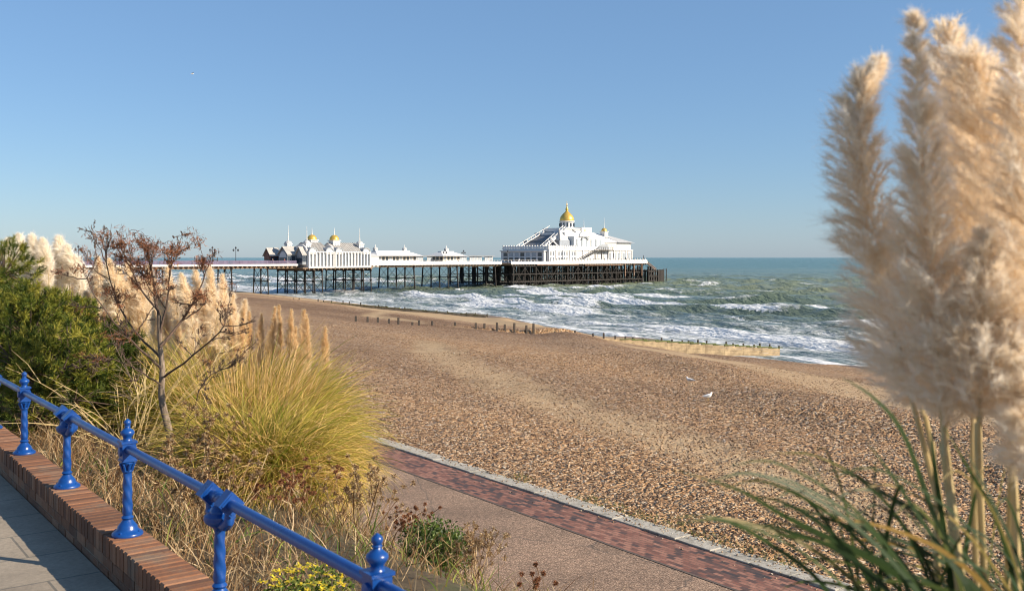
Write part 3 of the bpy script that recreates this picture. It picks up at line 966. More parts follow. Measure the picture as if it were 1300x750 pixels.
# ---- building helpers in the pier frame
def pier_root(name, label, cat, t, y, z=DK, group=None):
    c, s_ = math.cos(PA), math.sin(PA)
    o = empty(name, (PO[0] + t * c - y * s_, PO[1] + t * s_ + y * c, z), PA)
    tag(o, label, cat, group); o['_off'] = (t, y, z)
    OFF[o.name] = (t, y, z)
    return o
OFF = {}
def pb(mb, name, mat, root, **kw):
    off = OFF.get(root.name, None)
    r_ = root
    while off is None: r_ = r_.parent; off = OFF.get(r_.name)
    return mb.build(name, mat, root, off=off, **kw)
def dome_prof(r, h, n=9, z0=0.0, tip=True):
    pr = [(r * 1.0, z0)]
    for i in range(1, n + 1):
        a = i / n * math.pi / 2
        pr.append((max(r * 1.04 * math.cos(a) ** 0.85, 0.02), z0 + h * math.sin(a) ** 1.1))
    return pr
def turret(root, t, y, z0, w, h, dr, dh, spire, dome_mat, name='turret'):
    b = MB(); b.box(t - w, t + w, y - w, y + w, z0, z0 + h)
    b.box(t - w * 1.2, t + w * 1.2, y - w * 1.2, y + w * 1.2, z0 + h - 0.25, z0 + h)
    o = pb(b, name, M['white'], root)
    g = MB()
    for (dx, dy) in ((0, -1), (-1, 0)):
        for q in (-0.42, 0.42):
            if dx: g.box(t - w - 0.03, t - w + 0.02, y + q * w - w * 0.26, y + q * w + w * 0.26, z0 + h * 0.30, z0 + h * 0.75)
            else: g.box(t + q * w - w * 0.26, t + q * w + w * 0.26, y - w - 0.03, y - w + 0.02, z0 + h * 0.30, z0 + h * 0.75)
    pb(g, 'louvre', M['paleglass'], o)
    dm = MB(); dm.lathe(dome_prof(dr, dh), t, y, z0 + h, 14); pb(dm, 'dome', dome_mat, o, smooth=True)
    sp = MB(); sp.tube([(t, y, z0 + h + dh * 0.8), (t, y, z0 + h + dh + spire * 0.25), (t, y, z0 + h + dh + spire)], [0.22, 0.12, 0.04], 6)
    sp.lathe([(0.05, 0), (0.28, 0.2), (0.05, 0.4)], t, y, z0 + h + dh, 8)
    pb(sp, 'spire', M['white'], o)
    return o

def arc_gable(xs, zs, rise, n=10):
    """outline of a wall with a round gable: from x0..x1, eaves at zs"""
    x0, x1 = xs; pts = []
    for i in range(n + 1):
        a = math.pi * (1 - i / n)
        pts.append(((x0 + x1) / 2 + (x1 - x0) / 2 * math.cos(a), zs + rise * math.sin(a)))
    return pts

# white arcade kiosks standing on the wide stretch of deck
def arcade(t0, t1, y0, y1, label, gold_at, spire_at, z0=7.9, zh=13.4):
    r_ = pier_root('arcade_hall', label, 'pier building', (t0 + t1) / 2, (y0 + y1) / 2, z0)
    w = MB(); w.box(t0, t1, y0, y1, z0, zh - 0.6)
    # round gables at each end of the sea side and on the landward end
    gl = 2.9
    for (a, b) in ((t0, t0 + gl), (t1 - gl, t1)):
        w.prism([(a, zh - 1.3), (a, zh - 0.6)] + arc_gable((a, b), zh - 0.6, 1.15)[1:-1] + [(b, zh - 0.6), (b, zh - 1.3)], y0 - 0.45, y0 - 0.02, 'y')
    w.prism([(y0, z0)] + arc_gable((y0 + 0.01, y0 + 7), zh - 0.8, 2.4) + [(y0 + 7, z0)], t0 - 0.4, t0 - 0.02, 'x')
    n = int((t1 - t0) / 1.15)
    for i in range(n + 1):
        x = t0 + i * (t1 - t0) / n
        w.box(x - 0.16, x + 0.16, y0 - 0.6, y0 - 0.1, z0, zh - 0.9)
    w.box(t0 - 0.2, t1 + 0.2, y0 - 0.65, y0 - 0.1, zh - 0.9, zh - 0.62)
    w.box(t0 - 0.2, t1 + 0.2, y0 - 0.62, y0 - 0.1, z0, z0 + 0.5)
    pb(w, 'wall', M['white'], r_)
    for i in range(n):
        if (i * 7) % 5 == 2: continue
        x = t0 + (i + 0.5) * (t1 - t0) / n
        g = MB(); g.box(x - 0.22, x + 0.22, y0 - 0.05, y0 - 0.01, z0 + 0.7, zh - 1.1)
        pb(g, 'window', M['paleglass'], r_)
    rf = MB()
    rf.prism([(y0 - 0.3, zh - 0.6), ((y0 + y1) / 2, zh + 2.2), (y1 + 0.3, zh - 0.6)], t0 + 0.8, t1 - 0.8, 'x')
    for i in range(14):
        x = t0 + 1 + i * (t1 - t0 - 2) / 13
        rf.beam((x, y0 - 0.3, zh - 0.56), (x, (y0 + y1) / 2, zh + 2.24), 0.10, 0.12)
    pb(rf, 'roof', M['roofbrown'], r_)
    for (a, b) in ((t0, t0 + gl), (t1 - gl, t1)):     # lead covered arched hoods over the gables
        hd_ = MB()
        o = arc_gable((a - 0.15, b + 0.15), zh - 0.55, 1.3); i_ = arc_gable((a + 0.2, b - 0.2), zh - 0.6, 0.95)
        hd_.prism(o + i_[::-1], y0 - 0.62, y0 + 1.8, 'y'); pb(hd_, 'hood', M['slate'], r_)
    for (t, y) in gold_at:
        turret(r_, t, y, zh - 0.2, 1.25, 3.2, 1.5, 1.6, 2.2, M['gold'])
    for (t, y, dm) in spire_at:
        turret(r_, t, y, zh + 0.0, 0.9, 1.9, 1.1, 0.9, 4.2, dm)
    return r_
arcade(23.6, 32.6, -2.0, 8.0, 'white ribbed arcade hall nearest the shore with gold dome turret', [(29.4, 4.2)], [(25.4, 1.2, M['lead'])])
arcade(33.3, 46.6, -2.0, 8.0, 'white ribbed arcade hall next seaward with round gables and gold dome turret', [(36.6, 2.6)], [(44.9, 0.6, M['lead'])])
# far side pair
def gable_kiosk(t0, t1, y0, y1, label, wallm, zh=12.4, turr=True, front=M['white']):
    r_ = pier_root('gabled_kiosk', label, 'kiosk', (t0 + t1) / 2, (y0 + y1) / 2, DK - 0.1 if t0 < 22 else 8.1)
    z0 = DK - 0.1 if t0 < 22 else 8.1
    w = MB(); w.box(t0, t1, y0, y1, z0, zh)
    w.prism([(y0, zh), ((y0 + y1) / 2, zh + 1.9), (y1, zh)], t0, t1, 'x')
    pb(w, 'wall', wallm, r_)
    f = MB(); ym = (y0 + y1) / 2
    f.prism([(y0 + 0.4, zh - 0.9)] + arc_gable((y0 + 0.6, y1 - 0.6), zh - 0.8, 1.6)[1:-1] + [(y1 - 0.4, zh - 0.9)], t0 - 0.12, t0 - 0.02, 'x')
    pb(f, 'pediment', front, r_)
    for q in (0.25, 0.5, 0.75):
        g = MB(); yy = y0 + q * (y1 - y0); g.box(t0 - 0.08, t0 - 0.01, yy - 0.55, yy + 0.55, z0 + 0.5, zh - 1.1); pb(g, 'window', M['glass'], r_)
    for q in range(3):
        g = MB(); x = t0 + (q + 0.5) * (t1 - t0) / 3; g.box(x - 0.13 * (t1 - t0), x + 0.13 * (t1 - t0), y0 - 0.08, y0 - 0.01, z0 + 0.9, zh - 0.5); pb(g, 'window', M['glass'], r_)
    rf = MB()
    for sg in (0, 1):
        ya = y0 - 0.4 if sg == 0 else y1 + 0.4
        rf.add([(t0 - 0.4, ya, zh - 0.2), (t1 + 0.3, ya, zh - 0.2), (t1 + 0.3, ym, zh + 2.15), (t0 - 0.4, ym, zh + 2.15),
                (t0 - 0.4, ya, zh - 0.02), (t1 + 0.3, ya, zh - 0.02), (t1 + 0.3, ym, zh + 2.4), (t0 - 0.4, ym, zh + 2.4)],
               [(0, 1, 2, 3), (7, 6, 5, 4), (0, 4, 5, 1), (1, 5, 6, 2), (2, 6, 7, 3), (3, 7, 4, 0)])
    pb(rf, 'roof', M['roofbrown'], r_)
    return r_
k1 = gable_kiosk(17.6, 21.3, 8.7, 12.0, 'brown fronted gabled kiosk at the landward end of the pier buildings', M['darkred'], 11.6, front=M['darkred'])
k2 = gable_kiosk(19.0, 23.0, 1.8, 6.4, 'gabled kiosk with white round pediment and dark corners beside the open pier walkway', M['slate'], 12.0)
turret(k2, 21.8, 5.6, 13.3, 0.8, 1.9, 1.15, 0.9, 4.6, M['lead'])
k3 = gable_kiosk(21.8, 23.4, -1.7, 1.4, 'narrow grey gabled kiosk in shade against the first arcade hall', M['slate'], 11.9, front=M['slate'])
# low cafe with veranda roof
def cafe(t0, t1, y0, y1, label, cup):
    r_ = pier_root('cafe_pavilion', label, 'pavilion', (t0 + t1) / 2, (y0 + y1) / 2, DK)
    w = MB(); w.box(t0 + 1, t1 - 1, y0 + 1, y1 - 1, DK - 0.05, DK + 2.5)
    w.box(t0 + 0.4, t1 - 0.4, y0 + 0.4, y1 - 0.4, DK - 0.05, DK + 1.1)
    pb(w, 'wall', M['cream'], r_)
    n = int((t1 - t0 - 2) / 1.5)
    for i in range(n):
        x = t0 + 1 + (i + 0.5) * (t1 - t0 - 2) / n
        g = MB(); g.box(x - 0.5, x + 0.5, y0 + 0.94, y0 + 0.99, DK + 1.15, DK + 2.3); pb(g, 'window', M['glass'] if i % 3 else M['paleglass'], r_)
    for i in range(3):
        yy = y0 + 1 + (i + 0.5) * (y1 - y0 - 2) / 3
        g = MB(); g.box(t0 + 0.94, t0 + 0.99, yy - 0.6, yy + 0.6, DK + 1.15, DK + 2.3); pb(g, 'window', M['glass'], r_)
    rf = MB(); h = 1.25
    rf.frust(t0 - 0.8, t1 + 0.8, y0 - 0.8, y1 + 0.8, DK + 2.55, t0 + 1.6, t1 - 1.6, y0 + 2.6, y1 - 2.6, DK + 2.55 + h)
    rf.box(t0 + 2.0, t1 - 2.0, y0 + 3.0, y1 - 3.0, DK + 2.5 + h, DK + 3.0 + h)
    pb(rf, 'roof', M['white'], r_)
    for t in cup:
        turret(r_, t, (y0 + y1) / 2, DK + 2.9 + h, 0.5, 0.7, 0.85, 0.6, 0.9, M['lead'], 'cupola')
    return r_
cafe(54.5, 73.0, 3.5, 12.0, 'long low white cafe pavilion with two small roof cupolas', (57.0, 69.6))
cafe(84.0, 94.0, 4.0, 12.0, 'small square cafe pavilion with one cupola at its roof peak', (89.2,))
bx = pier_root('ticket_booth', 'plain white booth between the arcade hall and the long cafe', 'booth', 49.5, 4, 8.1)
w = MB(); w.box(47.7, 51.4, -0.9, 5, 8.1, 11.4); pb(w, 'wall', M['white'], bx)
w = MB(); w.frust(47.5, 51.7, -1.2, 5.3, 11.4, 48.4, 50.6, 0.5, 3.6, 12.2); pb(w, 'roof', M['lead'], bx)
# glazed windbreak screens
def windbreak(t0, t1, y, label):
    r_ = pier_root('wind_shelter', label, 'shelter', (t0 + t1) / 2, y, DK)
    f = MB(); n = int((t1 - t0) / 1.9)
    for i in range(n + 1):
        x = t0 + i * (t1 - t0) / n
        f.box(x - 0.10, x + 0.10, y - 0.10, y + 0.10, DK - 0.05, DK + 2.5)
    f.box(t0, t1, y - 0.08, y + 0.08, DK + 2.35, DK + 2.5); f.box(t0, t1, y - 0.08, y + 0.08, DK + 0.55, DK + 0.7)
    f.box(t0, t1, y - 0.5, y + 0.5, DK - 0.03, DK + 0.45)
    pb(f, 'frame', M['white'], r_)
    g = MB()
    for i in range(n):
        if i % 4 == 2: continue
        a = t0 + i * (t1 - t0) / n + 0.14; b = t0 + (i + 1) * (t1 - t0) / n - 0.14
        g.box(a, b, y - 0.02, y + 0.02, DK + 0.7, DK + 2.3)
    pb(g, 'glazing', M['paleglass'], r_)
    rf = MB(); rf.box(t0 - 0.2, t1 + 0.2, y - 1.0, y + 1.0, DK + 2.55, DK + 2.72); pb(rf, 'roof', M['slate'], r_)
windbreak(74.0, 83.0, 8.5, 'glazed wind shelter between the two cafe pavilions')
windbreak(95.5, 113.0, 8.5, 'glazed wind shelter between the small cafe and the theatre')

# ---- theatre on the pier head
th = pier_root('theatre', 'large white seaside theatre with gold central dome on the pier head', 'theatre', 162, 12, DK)
T0 = 135.0
def X(s): return T0 + s
w = MB()
w.box(X(0), X(54), 0, 24, DK - 0.05, DK + 5.3)                # long ground storey
w.box(X(16), X(36), 0.6, 23.4, DK + 5.3, DK + 10.4)            # great hall, upper storey
w.box(X(36), X(54), 0.9, 23, DK + 5.3, DK + 8.2)               # seaward pavilion, upper storey
w.box(X(-0.2), X(16.5), -0.2, 24.2, DK + 5.3, DK + 5.55)
w.box(X(14.5), X(34), 4, 20, DK + 10.4, DK + 12.0)
w.box(X(17), X(31), 6, 18, DK + 12.0, DK + 13.6)
for i in range(14):                                            # pilasters on the near side
    x = X(0.3 + i * 4.1)
    w.box(x - 0.22, x + 0.22, -0.25, 0, DK, DK + 5.2)
w.box(X(-0.1), X(54.2), -0.35, 0.05, DK + 4.85, DK + 5.2)
w.box(X(35.8), X(54.2), 0.55, 0.95, DK + 7.6, DK + 8.0)
w.prism([(X(19), DK + 10.3)] + arc_gable((X(19), X(26)), DK + 10.3, 2.2)[1:-1] + [(X(26), DK + 10.3)], 0.15, 0.7, 'y')
pb(w, 'wall', M['white'], th)
# landward end : glazed front in shade
e = MB()
e.box(X(-1.6), X(-0.2), 1.0, 23.4, DK - 0.05, DK + 4.4)
e.box(X(-2.0), X(0), 0.6, 23.8, DK + 4.4, DK + 4.8)
pb(e, 'entrance_block', M['white'], th)
for i in range(7):
    y = 3.0 + i * 3.0
    g = MB(); g.box(X(-1.68), X(-1.62), y - 1.0, y + 1.0, DK + 0.6, DK + 2.0); pb(g, 'window', M['glass'], th)
    g = MB(); g.box(X(-1.68), X(-1.62), y - 1.0, y + 1.0, DK + 2.5, DK + 3.9); pb(g, 'window', M['paleglass'] if i % 3 else M['glass'], th)
for i in range(10):
    for (z0, z1) in ((2.9, 4.3), (0.9, 2.2)):
        x = X(1.4 + i * 1.6)
        g = MB(); g.box(x - 0.26, x + 0.26, -0.12, -0.02, DK + z0, DK + z1); pb(g, 'window', M['midglass'], th)
for i in range(6):
    g = MB(); x = X(18 + i * 3.0); g.box(x - 0.45, x + 0.45, 0.44, 0.57, DK + 6.5, DK + 9.3); pb(g, 'window', M['paleglass'], th)
for i in range(5):
    g = MB(); x = X(38.2 + i * 3.4); g.box(x - 0.9, x + 0.9, -0.14, -0.03, DK + 1.6, DK + 3.9); pb(g, 'window', M['paleglass'], th)
for i in range(5):
    g = MB(); x = X(38.2 + i * 3.4); g.box(x - 1.2, x + 1.2, 0.78, 0.87, DK + 5.7, DK + 7.3); pb(g, 'window', simple('buff_blind', (0.62, 0.58, 0.48)), th)
for i in range(6):
    x = X(30.2 + i * 4.1); g = MB(); g.box(x - 0.09, x + 0.09, -0.30, -0.24, DK + 0.2, DK + 4.8); pb(g, 'downpipe', M['slate'], th)
g = MB(); g.box(X(48.6), X(49.8), -0.15, -0.03, DK, DK + 2.2); pb(g, 'door', M['glass'], th)
# parapet balusters around the flat roof
pr = MB()
for i in range(13):
    x = X(0.2 + i * 1.35); pr.box(x - 0.25, x + 0.25, -0.2, 0.25, DK + 5.55, DK + 6.8)
for i in range(18):
    y = 0.2 + i * 1.38; pr.box(X(-0.2), X(0.3), y - 0.25, y + 0.25, DK + 5.55, DK + 6.8)
pr.box(X(0), X(16.4), -0.1, 0.15, DK + 5.7, DK + 6.5); pr.box(X(-0.1), X(0.15), 0, 24, DK + 5.7, DK + 6.4)
pb(pr, 'parapet', M['white'], th)
# main mansard under the dome
rf = MB()
cx, cy = X(22.5), 12
rf.frust(X(4), X(30), 5.0, 21.0, DK + 5.6, X(18.5), X(30), 8.2, 15.8, DK + 13.2)
rf.box(X(9), X(28), 2.6, 21.4, DK + 5.56, DK + 8.8)
pb(rf, 'roof', M['darkslate'], th)
ar = MB()
for (a, b) in (((X(1.5), 5, DK + 5.7), (X(19), 8.5, DK + 13.8)), ((X(1.5), 3.0, DK + 5.7), (X(18), 6.6, DK + 13.4)), ((X(3), 19, DK + 5.7), (X(19), 15.8, DK + 13.8))):
    ar.beam(a, b, 0.5, 0.35)
    ar.beam((a[0], a[1], a[2] + 1.2), (b[0], b[1], b[2] + 1.1), 0.16, 0.2)
    for q in range(8):
        f = (q + 0.5) / 8
        p = Vector(a).lerp(Vector(b), f); ar.box(p.x - 0.12, p.x + 0.12, p.y - 0.12, p.y + 0.12, p.z, p.z + 1.25)
ar.beam((X(5), 3.4, DK + 9.6), (X(10), 2.8, DK + 5.8), 0.5, 0.4)
ar.beam((X(3), 5.5, DK + 5.8), (X(9), 4.2, DK + 10.0), 0.4, 0.4)
ar.beam((X(29.5), 2.5, DK + 9.2), (X(27), 7.8, DK + 13.3), 0.4, 0.4)
pb(ar, 'roof_stair', M['white'], th)
hf = MB(); hf.frust(X(9.6), X(27.5), 2.4, 8, DK + 8.8, X(13.5), X(21.5), 6.2, 8, DK + 13.0); pb(hf, 'arched_roof', M['lead'], th)
hw_ = MB(); hw_.box(X(9.2), X(27.5), 2.2, 2.62, DK + 5.56, DK + 8.75); pb(hw_, 'slate_band', M['lead2'], th)
ar = MB()
ar.beam((X(9.4), 2.3, DK + 8.8), (X(13.4), 6.1, DK + 13.1), 0.4, 0.4); ar.beam((X(27.6), 2.3, DK + 8.8), (X(21.6), 6.1, DK + 13.1), 0.4, 0.4); pb(ar, 'roof_rib', M['darkslate'], th)
pf = MB(); pf.box(X(17.5), X(32), 6.0, 18, DK + 13.0, DK + 13.9)
pf.box(X(27), X(33.5), 5.5, 18, DK + 12.2, DK + 14.2)
pb(pf, 'platform', M['white'], th)
DX = X(25.4)
dr = MB(); dr.lathe([(3.0, 0), (3.15, 0.25), (2.85, 0.35), (2.8, 2.6), (3.25, 2.8), (3.25, 3.1), (3.0, 3.15)], DX, 12, DK + 13.8, 24)
drum = pb(dr, 'drum', M['white'], th, smooth=True)
for k in range(12):
    a = 2 * math.pi * (k + 0.5) / 12
    g = MB(); c_, s_ = math.cos(a), math.sin(a)
    g.beam((DX + 2.85 * c_, 12 + 2.85 * s_, DK + 14.5), (DX + 2.85 * c_, 12 + 2.85 * s_, DK + 16.1), 0.5, 0.5); pb(g, 'window', M['glass'], drum)
dm = MB()
dm.lathe([(2.85, 0), (2.95, 0.4), (2.88, 1.0), (2.62, 1.7), (2.15, 2.4), (1.5, 3.1), (0.9, 3.6), (0.5, 4.1), (0.5, 4.5), (0.68, 4.7), (0.5, 5.1), (0.25, 5.6), (0.16, 6.2), (0.28, 6.5), (0.12, 6.8), (0.04, 8.2)], DX, 12, DK + 16.9, 28)
pb(dm, 'gold_dome', M['gold'], th, smooth=True)
# hall roofs stepping down to seaward
rf2 = MB()
rf2.frust(X(26), X(40), 0.6, 23.4, DK + 10.4, X(26), X(36), 6, 18, DK + 12.2)
rf2.frust(X(35.5), X(45), 0.3, 23.7, DK + 8.2, X(35.5), X(42), 5, 19, DK + 10.6)
pb(rf2, 'hall_roof', M['white'], th)
rf3 = MB()
rf3.frust(X(44), X(55.5), -0.4, 24.2, DK + 8.2, X(46.5), X(50), 9, 15, DK + 11.2)
pb(rf3, 'pavilion_roof', M['lead'], th)
ln = MB(); ln.frust(X(30), X(38), -0.1, 0.6, DK + 5.3, X(33), X(38), 0.55, 0.6, DK + 7.4)
for q in range(6): pass
pb(ln, 'lean_to_roof', M['slate'], th)
aw = MB(); o_ = arc_gable((X(20.2), X(24.8)), DK + 9.0, 1.6); i_ = arc_gable((X(20.8), X(24.2)), DK + 9.0, 1.0)
aw.prism(o_ + i_[::-1], 0.02, 0.2, 'y'); pb(aw, 'window_hood', M['slate'], th)
turret(th, X(37.5), 2.2, DK + 8.2, 1.15, 4.6, 1.2, 1.3, 4.4, M['gold'])
turret(th, X(29.0), 6, DK + 12.2, 0.5, 0.6, 0.7, 1.3, 3.6, M['gold'])
# outside stair to the balcony
sx = MB()
for i in range(16):
    x = X(14.5 + i * 0.85); sx.box(x, x + 0.9, -2.4, -0.7, DK + 0.1 + i * 0.30, DK + 0.3 + i * 0.30)
pb(sx, 'stair', M['lead'], th)
sy = MB()
for z in (0.0, 1.15):
    sy.beam((X(14.2), -2.5, DK + 0.2 + z), (X(28.2), -2.5, DK + 5.0 + z), 0.16, 0.28 if z == 0 else 0.14)
    sy.beam((X(28.2), -2.5, DK + 5.0 + z), (X(38), -2.5, DK + 5.0 + z), 0.16, 0.28 if z == 0 else 0.14)
for i in range(20):
    x = X(14.2 + i * 1.2); z = min(0.2 + i * 1.2 / 14 * 4.8, 5.0); sy.box(x - 0.06, x + 0.06, -2.56, -2.44, DK + z, DK + z + 1.2)
for x in (29.5, 34, 37.8): sy.box(X(x) - 0.1, X(x) + 0.1, -2.6, -2.4, DK, DK + 5)
sy.box(X(28.2), X(38), -2.5, 0, DK + 4.9, DK + 5.02)
pb(sy, 'stair_rail', M['iron'], th)
sk = pier_root('small_kiosk', 'small brown topped kiosk on the seaward corner of the pier head', 'kiosk', 188.5, -2, DK)
w = MB(); w.box(189.3, 190.6, 4, 8, DK, DK + 2.4); pb(w, 'wall', M['lampmetal'], sk)
w = MB(); w.frust(189, 190.9, 3.6, 8.4, DK + 2.4, 189.8, 190.1, 5, 7, DK + 3.0); pb(w, 'roof', M['roofbrown'], sk)

# ---- lamps and flagless poles on the deck
def lamp(t, y, label, z=DK, h=4.6):
    r_ = pier_root('street_lamp', label, 'street lamp', t, y, z, 'lamps along the pier')
    p = MB(); p.lathe([(0.22, 0), (0.16, 0.5), (0.10, 0.7), (0.08, h - 0.5), (0.05, h)], t, y, z - 0.05, 8)
    p.beam((t - 0.75, y, z + h - 0.5), (t + 0.75, y, z + h - 0.5), 0.09, 0.09)
    pb(p, 'pole', M['lampmetal'], r_)
    for q in (-0.75, 0, 0.75):
        g = MB(); g.lathe([(0.12, 0), (0.24, 0.15), (0.28, 0.4), (0.18, 0.55), (0.03, 0.7)], t + q, y, z + h - (0.1 if q == 0 else 0.75), 8)
        pb(g, 'lantern', M['lampmetal'], r_)
lamp_specs = [(-68, 'lamp on the pier far left behind the pampas plumes'), (-40, 'lamp on the pier approach behind the bare tree crown'),
              (-16.5, 'lamp on the open approach, leftmost of the three standing clear of the tree'), (-2.0, 'lamp on the open approach, middle of the three standing clear of the tree'),
              (5.5, 'lamp on the open approach, nearest the gabled kiosks')]
for t, lb in lamp_specs: lamp(t, 8.0, lb)
lamp(76.0, 15, 'lamp just past the long cafe pavilion', DK, 4.2); lamp(104.5, 15, 'lamp behind the wind shelter near the theatre', DK, 4.2)
lamp(82.0, 1.0, 'lamp before the small square cafe', DK, 4.2); lamp(115.0, 2.5, 'lamp at the theatre entrance', DK, 4.2)

# ---- people on the pier (continuous skinned bodies)
def person(x, y, z, rz, label, shirt, trousers, stride=0.16, h=1.72, child=False):
    me = bpy.data.meshes.new('person')
    s = h / 1.72
    J = [(0, 0, 0.92), (0, 0, 1.12), (0, 0, 1.36), (0, 0, 1.47), (0, 0.01, 1.60), (0, 0.01, 1.69),
         (0.17, 0, 1.36), (0.23, -0.03, 1.10), (0.22, 0.06, 0.86), (-0.17, 0, 1.36), (-0.23, 0.03, 1.10), (-0.22, 0.14, 0.88),
         (0.09, 0, 0.88), (0.10, stride * 0.6, 0.48), (0.10, stride, 0.07), (0.10, stride + 0.13, 0.03),
         (-0.09, 0, 0.88), (-0.10, -stride * 0.3, 0.48), (-0.10, -stride, 0.07), (-0.10, -stride + 0.13, 0.03)]
    E = [(0, 1), (1, 2), (2, 3), (3, 4), (4, 5), (2, 6), (6, 7), (7, 8), (2, 9), (9, 10), (10, 11), (0, 12), (12, 13), (13, 14), (14, 15), (0, 16), (16, 17), (17, 18), (18, 19)]
    rad = [0.14, 0.14, 0.15, 0.06, 0.10, 0.075, 0.07, 0.055, 0.045, 0.07, 0.055, 0.045, 0.10, 0.07, 0.05, 0.04, 0.10, 0.07, 0.05, 0.04]
    me.from_pydata([(a * s, b * s, c * s) for a, b, c in J], E, [])
    o = bpy.data.objects.new('person', me); COL.objects.link(o)
    o.location = (x, y, z); o.rotation_euler = (0, 0, rz)
    md = o.modifiers.new('skin', 'SKIN'); sv = me.skin_vertices[0].data
    for v_, r_ in zip(sv, rad): v_.radius = (r_ * s, r_ * s)
    sv[0].use_root = True
    sd = o.modifiers.new('subsurf', 'SUBSURF'); sd.levels = 1; sd.render_levels = 1
    t = NT('clothes')
    sp = t.new('ShaderNodeSeparateXYZ'); t.link(t.coord('Object'), sp.inputs[0])
    c = t.ramp(t.math('DIVIDE', sp.outputs['Z'], 2.0), [(0.0, (0.03, 0.03, 0.03)), (0.05, trousers), (0.47 * s, shirt), (0.735 * s, (0.55, 0.36, 0.27)), (0.83 * s, (0.07, 0.045, 0.03))], 'CONSTANT')
    t.col(c); t.rough(0.8)
    me.materials.append(t.m)
    tag(o, label, 'person', 'people strolling on the pier')
def pier_pt(t, y): 
    c, s_ = math.cos(PA), math.sin(PA); return PO[0] + t * c - y * s_, PO[1] + t * s_ + y * c
blk = (0.03, 0.03, 0.04); nav = (0.05, 0.07, 0.16)
for (t, y, lb, sh_, tr_) in [(-9.6, 2.2, 'person in black coat, leftmost of three walking between the pier lamps', blk, nav),
                             (-8.7, 2.6, 'person in dark blue coat, middle of three walking between the pier lamps', nav, blk),
                             (-7.4, 2.0, 'person in grey jacket, rightmost of three walking between the pier lamps', (0.12, 0.12, 0.13), blk),
                             (13.6, 1.5, 'person in black jacket near the first gabled kiosk, left of a pair', blk, blk),
                             (14.3, 2.4, 'person in brown jacket near the first gabled kiosk, right of a pair', (0.16, 0.10, 0.07), nav),
                             (17.3, 0.9, 'person in bright red coat in front of the gabled kiosks', (0.62, 0.08, 0.06), blk),
                             (88.0, 0.6, 'person in pale top strolling before the small cafe', (0.55, 0.5, 0.45), nav),
                             (119.0, 0.5, 'person in white top near the theatre entrance', (0.8, 0.78, 0.74), blk)]:
    q = pier_pt(t, y); person(q[0], q[1], DK - 0.06, random.uniform(0, 6), lb, sh_, tr_)

# ---- gulls
def gull_standing(x, y, z, rz, label):
    b = MB()
    b.tube([(-0.26, 0, 0.20), (-0.18, 0, 0.21), (-0.06, 0, 0.23), (0.06, 0, 0.24), (0.13, 0, 0.27), (0.17, 0, 0.33), (0.20, 0, 0.375), (0.235, 0, 0.375), (0.25, 0, 0.37)],
           [0.012, 0.04, 0.085, 0.095, 0.075, 0.045, 0.045, 0.036, 0.012], 12)
    o = b.build('seagull', M['gullwhite'], smooth=True, loc=(x, y, z), rz=rz)
    wg = MB()
    for sg in (-1, 1):
        wg.tube([(0.07, sg * 0.075, 0.26), (-0.05, sg * 0.088, 0.26), (-0.20, sg * 0.055, 0.235), (-0.34, sg * 0.015, 0.22)], [0.03, 0.045, 0.032, 0.006], 8)
    wg.build('wing', M['gullgrey'], o, smooth=True)
    lg = MB()
    for sg in (-1, 1):
        lg.tube([(0.0, sg * 0.03, 0.17), (0.005, sg * 0.03, 0.0)], 0.006, 6); lg.box(-0.01, 0.05, sg * 0.03 - 0.02, sg * 0.03 + 0.02, -0.004, 0.004)
    lg.build('leg', M['beak'], o)
    bk = MB(); bk.tube([(0.24, 0, 0.368), (0.28, 0, 0.362), (0.30, 0, 0.352)], [0.012, 0.010, 0.003], 6); bk.build('beak', M['beak'], o)
    tag(o, label, 'seagull'); return o
def on_beach(px, D):
    x, y = (px - 650) / 1250 * D, D
    v, u = to_shore(x, y); return x, y, float(beach_z(np.array(v), np.array(u))) + 0.02
def find_beach(px, py):
    best = None
    for D in np.arange(20, 140, 0.1):
        x, y, z = on_beach(px, D)
        yy = 327 + (CAMZ - z) / D * 1250
        if best is None or abs(yy - py) < best[0]: best = (abs(yy - py), x, y, z)
    return best[1:]
g = find_beach(876, 487); o = gull_standing(*g, 2.6, 'white seagull standing on the shingle, farther of the two'); o.scale = (0.85,) * 3
g = find_beach(899, 508); o = gull_standing(*g, 0.4, 'white seagull standing on the shingle, nearer of the two'); o.scale = (0.85,) * 3
def gull_flying(p, rz, label):
    b = MB(); b.tube([(-0.25, 0, 0), (-0.1, 0, 0), (0.05, 0, 0.01), (0.18, 0, 0.02), (0.27, 0, 0.01)], [0.02, 0.06, 0.075, 0.045, 0.01], 8)
    o = b.build('seagull', M['gullwhite'], smooth=True, loc=tuple(p), rz=rz)
    w = MB()
    for sg in (-1, 1):
        w.add([(0.10, sg * 0.05, 0.03), (-0.08, sg * 0.05, 0.03), (0.12, sg * 0.32, 0.15), (-0.05, sg * 0.32, 0.15), (0.0, sg * 0.68, 0.10), (-0.06, sg * 0.66, 0.10),
               (0.10, sg * 0.05, 0.05), (-0.08, sg * 0.05, 0.04), (0.12, sg * 0.32, 0.17), (-0.05, sg * 0.32, 0.16)],
              [(0, 1, 3, 2), (2, 3, 5, 4), (6, 8, 9, 7), (8, 4, 5, 9), (0, 2, 8, 6), (2, 4, 8), (1, 7, 9, 3), (3, 9, 5)])
    w.build('wing', M['gullgrey'], o)
    tag(o, label, 'seagull')
gull_flying(at(244, 94, 150), 0.6, 'seagull gliding high in the clear sky above the pier approach')

